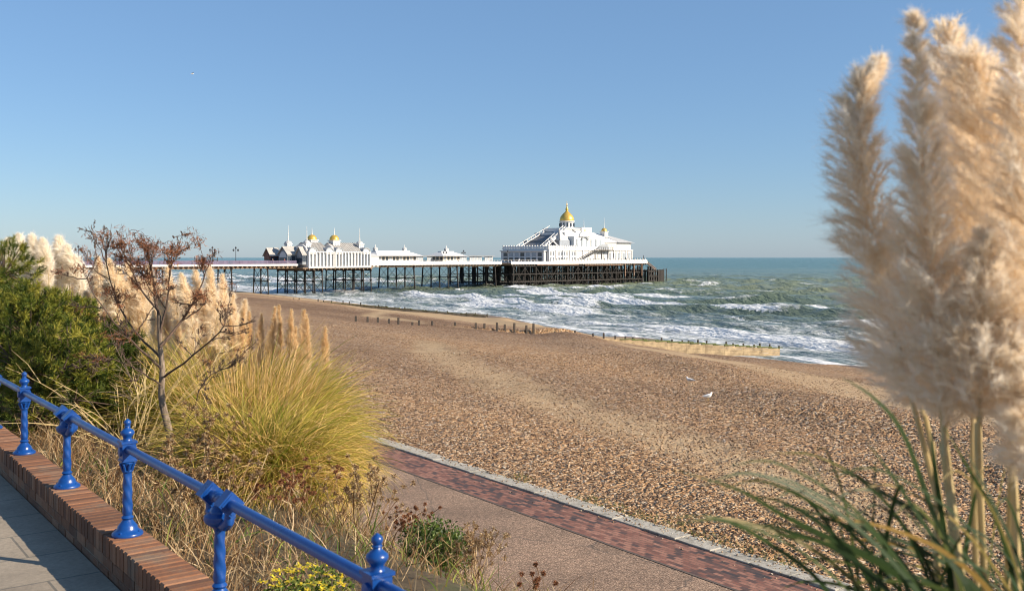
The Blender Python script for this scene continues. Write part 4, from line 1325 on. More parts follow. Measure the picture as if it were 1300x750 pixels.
# ================================================================== PEBBLES (real stones near the kerb)
def pebbles():
    phi = (1 + 5 ** 0.5) / 2
    iv = np.array([(-1, phi, 0), (1, phi, 0), (-1, -phi, 0), (1, -phi, 0), (0, -1, phi), (0, 1, phi), (0, -1, -phi), (0, 1, -phi), (phi, 0, -1), (phi, 0, 1), (-phi, 0, -1), (-phi, 0, 1)], float)
    iv /= np.linalg.norm(iv[0])
    fi = np.array([(0, 11, 5), (0, 5, 1), (0, 1, 7), (0, 7, 10), (0, 10, 11), (1, 5, 9), (5, 11, 4), (11, 10, 2), (10, 7, 6), (7, 1, 8), (3, 9, 4), (3, 4, 2), (3, 2, 6), (3, 6, 8), (3, 8, 9), (4, 9, 5), (2, 4, 11), (6, 2, 10), (8, 6, 7), (9, 8, 1)])
    N = 90000
    # more of them where they lie close
    D = 15 + 50 * RNG.random(N) ** 1.35
    px = RNG.random(N) * 1150 + 200
    x = (px - 650) / 1250 * D * 1.05; y = D
    v, u = to_shore(x, y)
    k = (v > 15.3) & (v < 60); v = v[k]; u = u[k]
    # a few stray on the kerb and path
    n2 = 1500
    v2 = 15.35 - np.abs(RNG.normal(size=n2)) * 0.35; u2 = RNG.random(n2) * 60 - 5
    v = np.concatenate([v, v2]); u = np.concatenate([u, u2]); N = len(v)
    z = beach_z(v, u) + 0.025
    z = np.where(v < 15.4, np.where(v > 14.95, 5.05, 5.01), z)
    r = (0.014 + 0.028 * RNG.random(N) ** 2.6); r[-n2:] *= 0.6
    sc = np.stack([r * (0.8 + 0.6 * RNG.random(N)), r * (0.7 + 0.4 * RNG.random(N)), r * (0.5 + 0.3 * RNG.random(N))], 1)
    a = RNG.random(N) * 6.28
    P = iv[None] * sc[:, None, :] * (1 + 0.16 * RNG.normal(size=(N, 12, 1)))
    til = RNG.normal(size=(N, 1)) * 0.35
    P[..., 2] += P[..., 0] * til
    c, s_ = np.cos(a)[:, None], np.sin(a)[:, None]
    Q = np.stack([P[..., 0] * c - P[..., 1] * s_ + v[:, None], P[..., 0] * s_ + P[..., 1] * c + u[:, None], P[..., 2] + z[:, None] + r[:, None] * 0.15], -1)
    F = (fi[None] + (np.arange(N) * 12)[:, None, None]).reshape(-1, 3)
    me = np_mesh('pebbles', Q.reshape(-1, 3), F, M['stone'], True, {'tint': np.repeat(RNG.random(N) ** 1.1, 12)})
    o = link_mesh('pebbles', me, rz=AS); tag(o, 'loose brown and white flint pebbles on the near beach', 'pebbles', kind='stuff')
pebbles()

# ================================================================== PLANTS
M['pampas_leaf'] = leafy('pampas_leaves', [(0, (0.075, 0.13, 0.010)), (0.35, (0.20, 0.25, 0.015)), (0.6, (0.42, 0.34, 0.045)), (0.85, (0.62, 0.42, 0.10)), (1, (0.72, 0.52, 0.20))],
                         [(0, (0.25, 0.28, 0.03)), (0.3, (0.50, 0.40, 0.07)), (0.6, (0.68, 0.46, 0.14)), (1, (0.80, 0.57, 0.25))], 0.85, 0.4)
M['plume'] = leafy('pampas_plume_hair', [(0, (0.82, 0.66, 0.43)), (0.5, (0.92, 0.81, 0.62)), (1, (0.95, 0.90, 0.80))], None, 0, 0.5, 0.7, 0.15)
M['near_plume'] = leafy('cream_plume_hair', [(0, (0.78, 0.62, 0.42)), (0.45, (0.93, 0.84, 0.69)), (1, (0.97, 0.94, 0.88))], None, 0, 0.55, 0.7, 0.1)
M['plume_white'] = leafy('pale_plume_hair', [(0, (0.90, 0.80, 0.64)), (0.5, (0.95, 0.90, 0.80)), (1, (0.96, 0.94, 0.90))], None, 0, 0.5, 0.7, 0.15)
M['plume_tan'] = leafy('old_plume_hair', [(0, (0.66, 0.46, 0.24)), (0.5, (0.82, 0.63, 0.38)), (1, (0.90, 0.76, 0.52))], None, 0, 0.4, 0.7, 0.15)
M['culm'] = leafy('pampas_culm', [(0, (0.55, 0.42, 0.20)), (1, (0.72, 0.58, 0.33))], None, 0, 0.15, 0.5, 0.4)
M['dark_leaf'] = leafy('dark_green_pampas_leaves', [(0, (0.012, 0.030, 0.009)), (0.6, (0.030, 0.060, 0.014)), (0.8, (0.10, 0.11, 0.022)), (1.0, (0.34, 0.20, 0.05))],
                       [(0, (0.018, 0.040, 0.010)), (0.6, (0.055, 0.085, 0.020)), (0.8, (0.26, 0.19, 0.06)), (1.0, (0.52, 0.32, 0.10))], 0.7, 0.3, 0.5, 0.25)
M['dry'] = leafy('dry_grass_stems', [(0, (0.11, 0.050, 0.024)), (0.3, (0.24, 0.140, 0.062)), (0.65, (0.40, 0.27, 0.130)), (1, (0.62, 0.48, 0.30))], None, 0, 0.3)
M['greenweed'] = leafy('green_weed_leaves', [(0, (0.05, 0.09, 0.015)), (0.5, (0.12, 0.17, 0.03)), (1, (0.28, 0.30, 0.06))], None, 0, 0.35)
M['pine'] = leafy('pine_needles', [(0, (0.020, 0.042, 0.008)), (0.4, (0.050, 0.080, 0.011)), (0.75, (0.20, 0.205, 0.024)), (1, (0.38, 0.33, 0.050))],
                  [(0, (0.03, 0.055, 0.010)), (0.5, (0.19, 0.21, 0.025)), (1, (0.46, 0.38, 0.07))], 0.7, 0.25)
M['rustseed'] = leafy('rust_brown_seed_heads', [(0, (0.09, 0.035, 0.018)), (0.5, (0.24, 0.095, 0.045)), (1, (0.38, 0.18, 0.085))], None, 0, 0.2)
M['bushleaf'] = leafy('bush_leaves', [(0, (0.025, 0.055, 0.012)), (0.5, (0.07, 0.12, 0.022)), (1, (0.16, 0.21, 0.035))], None, 0, 0.3, 0.5, 0.4)
M['yellow'] = leafy('yellow_petals', [(0, (0.65, 0.48, 0.03)), (1, (0.80, 0.66, 0.06))], None, 0, 0.3)

def blades(N, base, r0, L, wid, th0=(0.05, 0.9), droop=(0.5, 1.9), K=10, curl=0.25, wind=(0, 0), tint=None, az=None, elev_pow=1.0):
    """arching leaves of a grass clump"""
    phi = RNG.random(N) * 2 * math.pi if az is None else az(N)
    th = th0[0] + (th0[1] - th0[0]) * RNG.random(N) ** elev_pow
    dr = droop[0] + (droop[1] - droop[0]) * RNG.random(N)
    ln = L[0] + (L[1] - L[0]) * RNG.random(N)
    rr = r0 * np.sqrt(RNG.random(N))
    ph0 = RNG.random(N) * 2 * math.pi
    P = np.zeros((N, K, 3))
    P[:, 0, 0] = base[0] + rr * np.cos(phi + 0.6 * RNG.normal(size=N)); P[:, 0, 1] = base[1] + rr * np.sin(phi + 0.6 * RNG.normal(size=N)); P[:, 0, 2] = base[2]
    ds = ln / (K - 1)
    f1 = curl * RNG.normal(size=N); f2 = 3 + 4 * RNG.random(N)
    for k in range(1, K):
        t = k / (K - 1)
        ang = th + dr * t ** 1.7
        ph = phi + f1 * t * 2 + curl * 0.8 * np.sin(ph0 + f2 * t)
        dx = np.sin(ang) * np.cos(ph) + wind[0] * t; dy = np.sin(ang) * np.sin(ph) + wind[1] * t; dz = np.cos(ang)
        n = np.sqrt(dx * dx + dy * dy + dz * dz)
        P[:, k, 0] = P[:, k - 1, 0] + ds * dx / n; P[:, k, 1] = P[:, k - 1, 1] + ds * dy / n; P[:, k, 2] = P[:, k - 1, 2] + ds * dz / n
    t = np.linspace(0, 1, K)
    Wd = wid * (0.7 + 0.6 * RNG.random(N))[:, None] * (np.minimum(1, 0.5 + 3 * t) * (1 - t ** 3) + 0.06)[None]
    sv = np.stack([np.cos(phi) * 0.4, np.sin(phi) * 0.4, 0.9 + 0 * phi], -1)[:, None, :] + 0.5 * RNG.normal(size=(N, 1, 3))
    return ribbons(P, Wd, tint if tint is not None else RNG.random(N), sv)

def spline(ctrl, n):
    """Catmull-Rom through control points"""
    c = np.array(ctrl, float); c = np.vstack([2 * c[0] - c[1], c, 2 * c[-1] - c[-2]])
    m = len(c) - 3; out = []
    for q in np.linspace(0, m - 1e-6, n):
        i = int(q); t = q - i; p0, p1, p2, p3 = c[i:i + 4]
        out.append(0.5 * ((2 * p1) + (-p0 + p2) * t + (2 * p0 - 5 * p1 + 4 * p2 - p3) * t ** 2 + (-p0 + 3 * p1 - 3 * p2 + p3) * t ** 3))
    return np.array(out)

def plume_geo(ctrl, rad, nb, nh, hl, hw, droop=0.5, wind=(0, 0, 0), open_=0.55, taper=1.0, K=3, spread=0.55, wav=0.16, pw=None):
    """feathery head: side branches off the axis, each carrying fine hairs"""
    ax = spline(ctrl, 60)
    T = np.gradient(ax, axis=0); T /= np.linalg.norm(T, axis=1, keepdims=True)
    f = RNG.random(nb) ** 0.9 * 0.97
    i = (f * 59).astype(int)
    o = ax[i]; t = T[i]
    prof = np.minimum(1, 0.45 + f * 3.2) * (1 - f ** 1.6) ** 0.9 * taper + 0.06
    if pw is not None: prof = np.minimum(1, 0.50 + f * 3.0) * (1 - f) ** pw * taper + 0.03
    rnd = RNG.normal(size=(nb, 3)); rnd -= (rnd * t).sum(1, keepdims=True) * t; rnd /= np.linalg.norm(rnd, axis=1, keepdims=True)
    bl = rad * prof * (0.75 + 0.5 * RNG.random(nb))
    KB = 8
    B = np.zeros((nb, KB, 3)); B[:, 0] = o
    d = t * (1.0 + 0.6 * f[:, None]) + rnd * open_
    w = np.array(wind)[None]
    for k in range(1, KB):
        q = k / (KB - 1)
        dd = d + np.array([0, 0, -droop])[None] * q * 1.2 + w * q + wav * RNG.normal(size=(nb, 3))
        dd /= np.linalg.norm(dd, axis=1, keepdims=True)
        B[:, k] = B[:, k - 1] + dd * (bl / (KB - 1))[:, None]
    # hairs
    bi = np.repeat(np.arange(nb), nh); N = len(bi)
    q = RNG.random(N) ** 0.8 * (KB - 1.001); j = q.astype(int); fr = (q - j)[:, None]
    p0 = B[bi, j] * (1 - fr) + B[bi, j + 1] * fr
    dirb = B[bi, j + 1] - B[bi, j]; dirb /= np.linalg.norm(dirb, axis=1, keepdims=True) + 1e-9
    h = dirb * 1.0 + spread * RNG.normal(size=(N, 3)); h /= np.linalg.norm(h, axis=1, keepdims=True)
    ln = hl * (0.45 + RNG.random(N) + 1.1 * (RNG.random(N) < 0.06)) * (1 - 0.55 * np.repeat(f, nh) ** 3)
    P = np.zeros((N, K, 3)); P[:, 0] = p0
    for k in range(1, K):
        h2 = h + (np.array([0, 0, -0.35 * droop])[None] + 0.6 * w) * k / K
        P[:, k] = P[:, k - 1] + h2 * (ln / (K - 1))[:, None]
    tt = np.linspace(0, 1, K)
    Wd = hw * (0.7 + 0.6 * RNG.random(N))[:, None] * (1 - 0.75 * tt)[None]
    tint = np.clip(0.5 * RNG.random(nb)[bi] + 0.5 * RNG.random(N), 0, 1)
    g1 = ribbons(P, Wd, tint)
    g2 = ribbons(B, np.full((nb, KB), hw * 1.3) * (1 - 0.6 * np.linspace(0, 1, KB))[None], 0.3 * RNG.random(nb))
    return merge_geo([g1, g2])

def put_plume(root, base, ctrl, rad, nb, nh, hl, hw, mat, stem_pts=None, stem_r=0.006, **kw):
    V, F, A = plume_geo(ctrl, rad, nb, nh, hl, hw, **kw)
    loc = np.array(root.location)
    me = np_mesh('plume', V - loc, F, mat, False, A)
    o = link_mesh('plume', me, root)
    if stem_pts is not None:
        b = MB(); sp = spline(stem_pts, 14); b.tube([tuple(p - loc) for p in sp], [stem_r * (1 - 0.4 * i / 13) for i in range(14)], 7)
        b.build('stem', M['culm'], o, smooth=True)
    return o

def clump(x, y, label, nbl, L, wid, r0, th0=(0.05, 0.95), droop=(0.5, 1.9), wind=(0, 0), z=None, tintf=None, name='pampas_grass', mat='pampas_leaf', cat='pampas grass', curl=0.3, K=11, group=None):
    v, u = to_shore(x, y); z = ground_z(v) - 0.05 if z is None else z
    root = empty(name, (x, y, z)); tag(root, label, cat, group)
    V, F, A = blades(nbl, (x, y, z), r0, L, wid, th0, droop, K, curl, wind, None if tintf is None else tintf(nbl))
    me = np_mesh('foliage', V - np.array([x, y, z]), F, M[mat], False, A)
    link_mesh('foliage', me, root)
    return root

def XY(px, D): return (px - 650) / 1250 * D, D

# main golden-green clump and its neighbours
c1 = clump(*XY(318, 12.3), 'big golden green pampas clump leaning over the promenade edge', 9500, (0.8, 1.75), 0.011, 0.38, (0.0, 1.0), (0.6, 2.3), (0.03, -0.05), tintf=lambda n: np.clip(RNG.normal(0.27, 0.30, n), 0, 1), curl=0.55)
c7 = clump(*XY(330, 9.9), 'lower green pampas tuft below the big clump close behind the rail', 7500, (0.6, 1.3), 0.009, 0.35, (0.0, 1.2), (0.6, 2.3), (0.06, -0.05), tintf=lambda n: np.clip(RNG.normal(0.40, 0.30, n), 0, 1), curl=0.5)
def extra_leaves(root, n, L, wid, r0, th0, droop, wind, curl, tintf, mat='pampas_leaf'):
    loc = np.array(root.location)
    V, F, A = blades(n, (0, 0, 0), r0, L, wid, th0, droop, 16, curl, wind, tintf(n))
    link_mesh('curled_leaves', np_mesh('curled_leaves', V, F, M[mat], False, A), root)
M['orange_leaf'] = leafy('dry_orange_leaves', [(0, (0.50, 0.30, 0.09)), (0.5, (0.66, 0.42, 0.15)), (1, (0.78, 0.56, 0.28))], None, 0, 0.4)
extra_leaves(c1, 6000, (0.8, 1.80), 0.008, 0.38, (0.05, 1.15), (0.7, 2.4), (0.06, -0.05), 0.85, lambda n: RNG.random(n), 'orange_leaf')
extra_leaves(c7, 2600, (0.6, 1.25), 0.007, 0.5, (0.2, 1.2), (0.7, 2.3), (0.16, -0.05), 0.95, lambda n: RNG.random(n), 'orange_leaf')
for c_, n_ in ((c1, 520), ):
    V, F, A = blades(n_, (0, 0, 0), 0.45, (1.3, 2.1), 0.007, (0.0, 0.42), (0.05, 0.5), 10, 0.12, (0.05, 0), 0.4 + 0.6 * RNG.random(n_))
    link_mesh('stalks', np_mesh('stalks', V, F, M['orange_leaf'], False, A), c_)
c2 = clump(*XY(300, 13.6), 'green based pampas clump in the middle carrying thin tan plumes', 8000, (1.2, 2.3), 0.012, 0.6, (0.0, 1.0), (0.5, 1.9), (0.05, 0), tintf=lambda n: np.clip(RNG.normal(0.38, 0.27, n), 0, 1), curl=0.36)
c3 = clump(*XY(235, 16.5), 'pampas clump behind the bare tree with tall fluffy cream plumes', 5500, (1.1, 2.1), 0.013, 0.6, (0.0, 1.0), (0.5, 1.9), tintf=lambda n: np.clip(RNG.normal(0.5, 0.25, n), 0, 1))
c4 = clump(*XY(58, 22), 'far left pampas clump with a broad bunch of white plumes above the pine', 2500, (1.4, 2.6), 0.014, 0.6, (0.0, 0.9), (0.5, 1.8))
c5 = clump(*XY(160, 19), 'pampas clump with leaning plumes between the pine bush and the bare tree', 4000, (1.4, 2.8), 0.014, 0.6, (0.0, 0.9), (0.5, 1.8), tintf=lambda n: np.clip(RNG.normal(0.55, 0.25, n), 0, 1))
c6 = clump(*XY(350, 15.2), 'straw coloured pampas clump at the back with upright feathery plumes', 4500, (1.0, 2.0), 0.012, 0.5, (0.0, 0.9), (0.4, 1.8), tintf=lambda n: np.clip(RNG.normal(0.65, 0.22, n), 0, 1))

def plume_at(root, px, py_top, py_bot, D, rad, lean=(0, 0), mat='plume_tan', nb=70, nh=34, hl=0.045, hw=0.004, droop=0.5, wind=(-0.15, 0, 0), stem=True):
    top = at(px + lean[0], py_top, D); bot = at(px, py_bot, D + RNG.normal() * 0.05)
    mid = (top + bot) / 2 + np.array([-lean[0] / 1250 * D * 0.25, 0, 0])
    rt = np.array(root.location)
    base = rt + np.array([RNG.normal() * 0.2, RNG.normal() * 0.2, 0.05])
    sp = [base, base * 0.45 + bot * 0.55 + np.array([0, 0, 0.05]), bot, mid, (mid + top) / 2] if stem else None
    put_plume(root, base, [bot, mid, (mid + top) / 2 + np.array([lean[0] / 1250 * D * 0.06, 0, 0]), top], rad * 1.35, nb, nh, hl, hw, M[mat], sp, 0.007, droop=droop, wind=wind)

for (px, a, b, ln) in [(306, 396, 470, 3), (318, 400, 482, -2), (330, 404, 474, 2), (345, 394, 478, 4), (357, 392, 486, -3), (368, 398, 480, 2), (383, 398, 470, 3), (391, 404, 478, -2), (413, 420, 478, 0), (296, 410, 480, -4), (340, 425, 492, 3), (375, 420, 488, 0)]:
    plume_at(c6 if px > 325 else c2, px, a - 6, b + 14, 14.2 + RNG.normal() * 0.3, 0.085, (ln, 0), 'plume_tan', 150, 36, 0.050, 0.0042, 0.45)
for (px, a, b, ln, rd) in [(262, 346, 446, -14, .13), (276, 342, 440, -10, .13), (288, 352, 450, -6, .13), (268, 380, 480, 6, .12), (250, 364, 470, -12, .13), (240, 378, 476, -8, .13), (228, 342, 436, -16, .14), (212, 366, 462, -10, .14), (294, 376, 476, 2, .12), (205, 396, 486, -8, .13),
                       (282, 398, 496, 4, .12), (256, 402, 500, -6, .12), (298, 402, 492, 2, .11), (232, 410, 500, -8, .12), (246, 350, 440, -16, .13), (218, 400, 490, -8, .12), (306, 384, 478, 5, .10), (272, 420, 505, 2, .12)]:
    plume_at(c3, px, a - 4, b + 6, 15.8 + RNG.normal() * 0.5, rd * 1.2, (ln, 0), 'plume', 150, 48, 0.080, 0.0055, 0.6)
for (px, a, b, ln, rd) in [(136, 328, 400, -12, .13), (150, 330, 402, -12, .14), (163, 340, 425, -12, .14), (176, 334, 416, -14, .14), (186, 352, 435, -10, .14), (144, 356, 436, -8, .13), (196, 338, 410, -8, .13), (172, 380, 460, -8, .13), (126, 345, 425, -6, .12), (158, 385, 460, -8, .13), (200, 372, 450, -10, .13), (118, 372, 440, -8, .12)]:
    plume_at(c5, px, a - 2, b + 6, 18.0 + RNG.normal() * 0.5, rd * 1.2, (ln, 0), 'plume', 130, 44, 0.085, 0.006, 0.6)
for (px, a, b, ln, rd) in [(20, 306, 362, -10, .17), (34, 300, 362, -10, .18), (48, 301, 360, -8, .18), (62, 306, 366, -8, .18), (72, 320, 372, -2, .16), (88, 302, 362, -14, .18), (100, 314, 368, -16, .17), (28, 322, 370, 0, .16), (106, 328, 378, -12, .16), (80, 330, 376, 2, .16), (54, 325, 376, -4, .16)]:
    plume_at(c4, px, a - 2, b, 20.5 + RNG.normal() * 0.5, rd * 1.15, (ln, 0), 'plume_white', 170, 50, 0.10, 0.007, 0.5)

# dense plain grass below and between (nobody could count these stems)
def scatter_grass(name, label, mat, N, vr, ur, L, wid, th0, droop, K=6, tintf=None, keep=None, curl=0.3):
    v = vr[0] + (vr[1] - vr[0]) * RNG.random(N); u = ur[0] + (ur[1] - ur[0]) * RNG.random(N)
    if keep is not None:
        k = keep(v, u); v = v[k]; u = u[k]; N = len(v)
    x, y = from_shore(v, u); z = np.interp(v, [1.8, 3.6, 5.0, 8.2, 8.6], [8.95, 8.72, 7.95, 5.15, 4.98]) - 0.05
    V, F, A = blades(N, (0, 0, 0), 0.0, L, wid, th0, droop, K, curl, (0, 0), None if tintf is None else tintf(N))
    off = np.repeat(np.stack([x, y, z], 1), K * 2, axis=0)
    me = np_mesh(name, V + off, F, M[mat], False, A)
    o = link_mesh(name, me); tag(o, label, 'grass', kind='stuff')
    return v, u
pk = lambda v, u: vnoise(v * 1.1, u * 1.1, 200) > 0.30
scatter_grass('dry_grass', 'dry straw and brown grass covering the bank below the wall', 'dry', 34000, (1.98, 8.3), (-1, 40), (0.15, 0.60), 0.006, (0.0, 0.75), (0.1, 1.2), 6, keep=lambda v, u: pk(v, u) & ((v < 5.2) | (RNG.random(len(v)) < 0.22)) & ((u < 10.2) | (v < 2.5) | (RNG.random(len(v)) < 0.12)))
scatter_grass('green_weeds', 'low green weeds mixed through the dry grass of the bank', 'greenweed', 11000, (1.98, 8.4), (-1, 40), (0.15, 0.45), 0.010, (0.0, 1.0), (0.3, 1.4), 6, keep=lambda v, u: (vnoise(v * 0.9, u * 0.9, 210) > 0.52) & ((u < 10.5) | (RNG.random(len(v)) < 0.3)))
scatter_grass('wall_grass', 'short dry grass crowding against the outer edge of the brick wall', 'dry', 9000, (1.90, 2.7), (2, 30), (0.12, 0.40), 0.006, (0.0, 0.9), (0.2, 1.3), 6)
scatter_grass('kerb_grass', 'thin green grass growing along the beach side of the kerb', 'greenweed', 2200, (15.30, 15.9), (2, 22), (0.05, 0.16), 0.006, (0.0, 1.0), (0.2, 1.0), 4, keep=lambda v, u: vnoise(u * 0.7, v * 0, 220) > 0.5)
bpy.data.objects['kerb_grass'].location.z = 0.0
# lift kerb grass onto the beach edge
me = bpy.data.objects['kerb_grass'].data
co = np.zeros(len(me.vertices) * 3, np.float32); me.vertices.foreach_get('co', co); co[2::3] += 0.10; me.vertices.foreach_set('co', co); me.update()

# dry umbel seedheads and stems near the wall
def seed_plant(x, y, label, n, h, mat='dry', headmat='dry', spread=0.3, hd=60, name='dry_weed', hr=0.035, cat='dry weed', branches=3):
    v, u = to_shore(x, y); z = ground_z(v) - 0.03
    root = empty(name, (x, y, z)); tag(root, label, cat)
    st = []; heads = []
    for i in range(n):
        a = RNG.random() * 6.28; ht = h * (0.55 + 0.5 * RNG.random()); sp = spread * RNG.random()
        p0 = np.array([0.05 * math.cos(a), 0.05 * math.sin(a), 0]); p2 = np.array([sp * math.cos(a), sp * math.sin(a), ht]); p1 = (p0 + p2) / 2 + RNG.normal(size=3) * 0.04
        pts = spline([p0, p1, p2], 8); st.append(pts)
        for q in range(branches):
            k = 4 + int(RNG.random() * 4); b0 = pts[min(k, 7)]; b1 = b0 + np.array([RNG.normal() * 0.08, RNG.normal() * 0.08, 0.06 + 0.08 * RNG.random()])
            st.append(spline([b0, (b0 + b1) / 2 + RNG.normal(size=3) * 0.01, b1], 8)); heads.append(b1)
        heads.append(p2)
    S = np.array(st); V, F, A = ribbons(S, np.full(S.shape[:2], 0.006)); me = np_mesh('stem', V, F, M[mat], False, A); link_mesh('stem', me, root)
    H = np.repeat(np.array(heads), hd, axis=0); d_ = RNG.normal(size=(len(H), 3)); d_ /= np.linalg.norm(d_, axis=1, keepdims=True)
    P = np.stack([H + d_ * hr * 0.2, H + d_ * hr * (0.5 + 0.5 * RNG.random((len(H), 1)))], 1)
    V, F, A = ribbons(P, np.full((len(H), 2), 0.006)); me = np_mesh('seed_head', V, F, M[headmat], False, A); link_mesh('seed_head', me, root)
    return root
seed_plant(*XY(262, 7.4), 'brown seeded dry weed just behind the wall left of the forked post', 26, 0.7, spread=0.5)
seed_plant(*XY(262, 9.4), 'pale dry weed beside the foot of the bare tree', 26, 0.75, spread=0.5)
seed_plant(*XY(520, 10.2), 'dark red brown umbel weed standing over the asphalt by the end post', 14, 0.50, 'dry', 'rustseed', 0.30, 60, hr=0.028)
seed_plant(*XY(685, 8.4), 'single rust brown seed spike at the bottom edge of the asphalt', 3, 0.42, 'dry', 'rustseed', 0.05, 90, hr=0.03)
seed_plant(*XY(375, 8.2), 'red brown dock stems below the rail in front of the big pampas clump', 14, 0.45, 'dry', 'rustseed', 0.4, 60, hr=0.03)
seed_plant(*XY(455, 8.8), 'tangled straw weed below the rail next to the end post', 24, 0.6, 'dry', 'dry', 0.5, 40)
seed_plant(*XY(600, 8.8), 'thin straw coloured weed right of the small green bush', 24, 0.5, 'dry', 'dry', 0.4, 30)

# small green bush with leaves
def leaf_bush(x, y, label, R0, n, leaf, mat, squash=0.8, name='bush', lobes=6, zc=None, cat='bush', tips=False):
    v, u = to_shore(x, y); z = ground_z(v) if zc is None else zc
    root = empty(name, (x, y, z)); tag(root, label, cat)
    cs = []; 
    for i in range(lobes):
        a = 6.28 * i / lobes + RNG.random(); cs.append((R0 * 0.45 * math.cos(a), R0 * 0.45 * math.sin(a), R0 * squash * (0.55 + 0.5 * RNG.random()), R0 * (0.45 + 0.25 * RNG.random())))
    cs.append((0, 0, R0 * squash, R0 * 0.75)); cs = np.array(cs)
    ci = RNG.integers(0, len(cs), n); d_ = RNG.normal(size=(n, 3)); d_ /= np.linalg.norm(d_, axis=1, keepdims=True)
    rr = cs[ci, 3] * (0.55 + 0.5 * RNG.random(n) ** 0.6)
    p = cs[ci, :3] + d_ * rr[:, None]; p[:, 2] = np.maximum(p[:, 2], 0.02)
    dd = d_ * 0.6 + 0.7 * RNG.normal(size=(n, 3)); dd /= np.linalg.norm(dd, axis=1, keepdims=True)
    P = np.stack([p, p + dd * leaf * 0.5, p + dd * leaf], 1)
    Wd = np.tile(np.array([0.25, 1.0, 0.1]) * leaf * 0.5, (n, 1))
    V, F, A = ribbons(P, Wd); me = np_mesh('foliage', V, F, M[mat], False, A); link_mesh('foliage', me, root)
    b = MB()
    for i in range(10):
        c = cs[i % len(cs)]; b.tube([(RNG.normal() * 0.03, RNG.normal() * 0.03, -0.02), (c[0] * 0.4, c[1] * 0.4, c[2] * 0.5), (c[0] + RNG.normal() * 0.1 * R0, c[1] + RNG.normal() * 0.1 * R0, c[2] + 0.2 * R0)], [0.015, 0.01, 0.004], 6)
    b.build('stem', M['twig'], root)
    return root
leaf_bush(*XY(556, 9.6), 'small rounded dark green bush in front of the asphalt', 0.34, 5200, 0.035, 'bushleaf', 0.75)
leaf_bush(*XY(818, 8.8), 'low yellow green grass tuft at the bottom edge of the asphalt', 0.16, 900, 0.05, 'greenweed', 0.6, name='grass_tuft', cat='grass tuft')
# yellow flowers at the bottom
yf = leaf_bush(*XY(392, 5.6), 'low green plant with flat yellow flower heads at the picture bottom under the rail', 0.28, 3000, 0.028, 'greenweed', 0.45, name='yellow_flower_plant', cat='flowering plant')
fl = []
for i in range(60):
    a = RNG.random() * 6.28; r_ = 0.30 * math.sqrt(RNG.random()); c = np.array([r_ * math.cos(a), r_ * math.sin(a), 0.27 - 0.5 * r_ ** 2 + 0.05 * RNG.random()])
    for k in range(10):
        b_ = RNG.random() * 6.28; e_ = np.array([math.cos(b_), math.sin(b_), 0.3 * RNG.normal()]) * 0.020; fl.append([c, c + e_ * 0.6, c + e_])
V, F, A = ribbons(np.array(fl), np.tile([0.004, 0.011, 0.006], (len(fl), 1)), None, np.array([[[0, 0, 1.0]]]))
link_mesh('flowers', np_mesh('flowers', V, F, M['yellow'], False, A), yf)

# ---- pine bushes on the left
def pine_bush(x, y, label, R0, H, ntuft, seed, tsc=1.0, name='pine_bush'):
    v, u = to_shore(x, y); z = ground_z(v)
    root = empty(name, (x, y, z)); tag(root, label, 'pine bush')
    lob = []
    rs_ = np.random.default_rng(seed)
    for i in range(16):
        a = rs_.random() * 6.28; rr = R0 * 0.62 * math.sqrt(rs_.random()); zz = H * (0.18 + 0.62 * rs_.random())
        lob.append((rr * math.cos(a), rr * math.sin(a), zz, R0 * (0.30 + 0.22 * rs_.random())))
    lob.append((0, 0, H * 0.80, R0 * 0.38))
    lob = np.array(lob)
    ci = rs_.integers(0, len(lob), ntuft); d_ = rs_.normal(size=(ntuft, 3)); d_[:, 2] = d_[:, 2] * 0.9 + 0.25
    d_ /= np.linalg.norm(d_, axis=1, keepdims=True)
    p = lob[ci, :3] + d_ * (lob[ci, 3] * (0.72 + 0.34 * rs_.random(ntuft)))[:, None]; p[:, 2] = np.maximum(p[:, 2], 0.05)
    nn = 34
    ti = np.repeat(np.arange(ntuft), nn); N = len(ti)
    ax = d_ * 0.9 + np.array([0, 0, 0.45]); ax /= np.linalg.norm(ax, axis=1, keepdims=True)
    s = RNG.random(N) * 0.11
    p0 = p[ti] + ax[ti] * s[:, None]
    h = ax[ti] * 0.75 + 0.75 * RNG.normal(size=(N, 3)); h /= np.linalg.norm(h, axis=1, keepdims=True)
    L = 0.06 + 0.04 * RNG.random(N)
    P = np.stack([p0, p0 + h * L[:, None]], 1)
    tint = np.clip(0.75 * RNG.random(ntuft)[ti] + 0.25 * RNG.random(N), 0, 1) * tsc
    V, F, A = ribbons(P, np.tile([0.010, 0.004], (N, 1)), tint)
    link_mesh('foliage', np_mesh('foliage', V, F, M['pine'], False, A), root)
    b = MB()
    b.tube([(0, 0, -0.1), (0.05, 0, H * 0.4), (0, 0.05, H * 0.8)], [0.09, 0.06, 0.02], 8)
    for c in lob[:14]:
        b.tube([(0, 0, c[2] * 0.35), (c[0] * 0.5, c[1] * 0.5, c[2] * 0.75), (c[0], c[1], c[2])], [0.035, 0.025, 0.012], 6)
    for q in range(0, ntuft, 3):
        c = lob[ci[q]]; pq = p[q]; b.tube([(c[0], c[1], c[2]), tuple(pq + ax[q] * 0.1)], [0.010, 0.006], 4, False)
    b.build('branches', M['twig'], root)
    return root
pine_bush(*XY(36, 14.5), 'dense green pine bush at the far left above the railing', 1.15, 1.62, 2100, 3)
pine_bush(*XY(88, 16.5), 'darker rounded pine bush right of the broad front pine', 0.95, 1.50, 1300, 5)
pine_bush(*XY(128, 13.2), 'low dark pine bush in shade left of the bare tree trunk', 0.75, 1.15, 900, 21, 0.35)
pine_bush(*XY(-40, 16.5), 'tallest pine bush, cut by the left picture edge', 1.05, 2.30, 2000, 9)
pine_bush(*XY(66, 12.0), 'low pine bush close behind the railing posts', 0.75, 1.15, 520, 13)

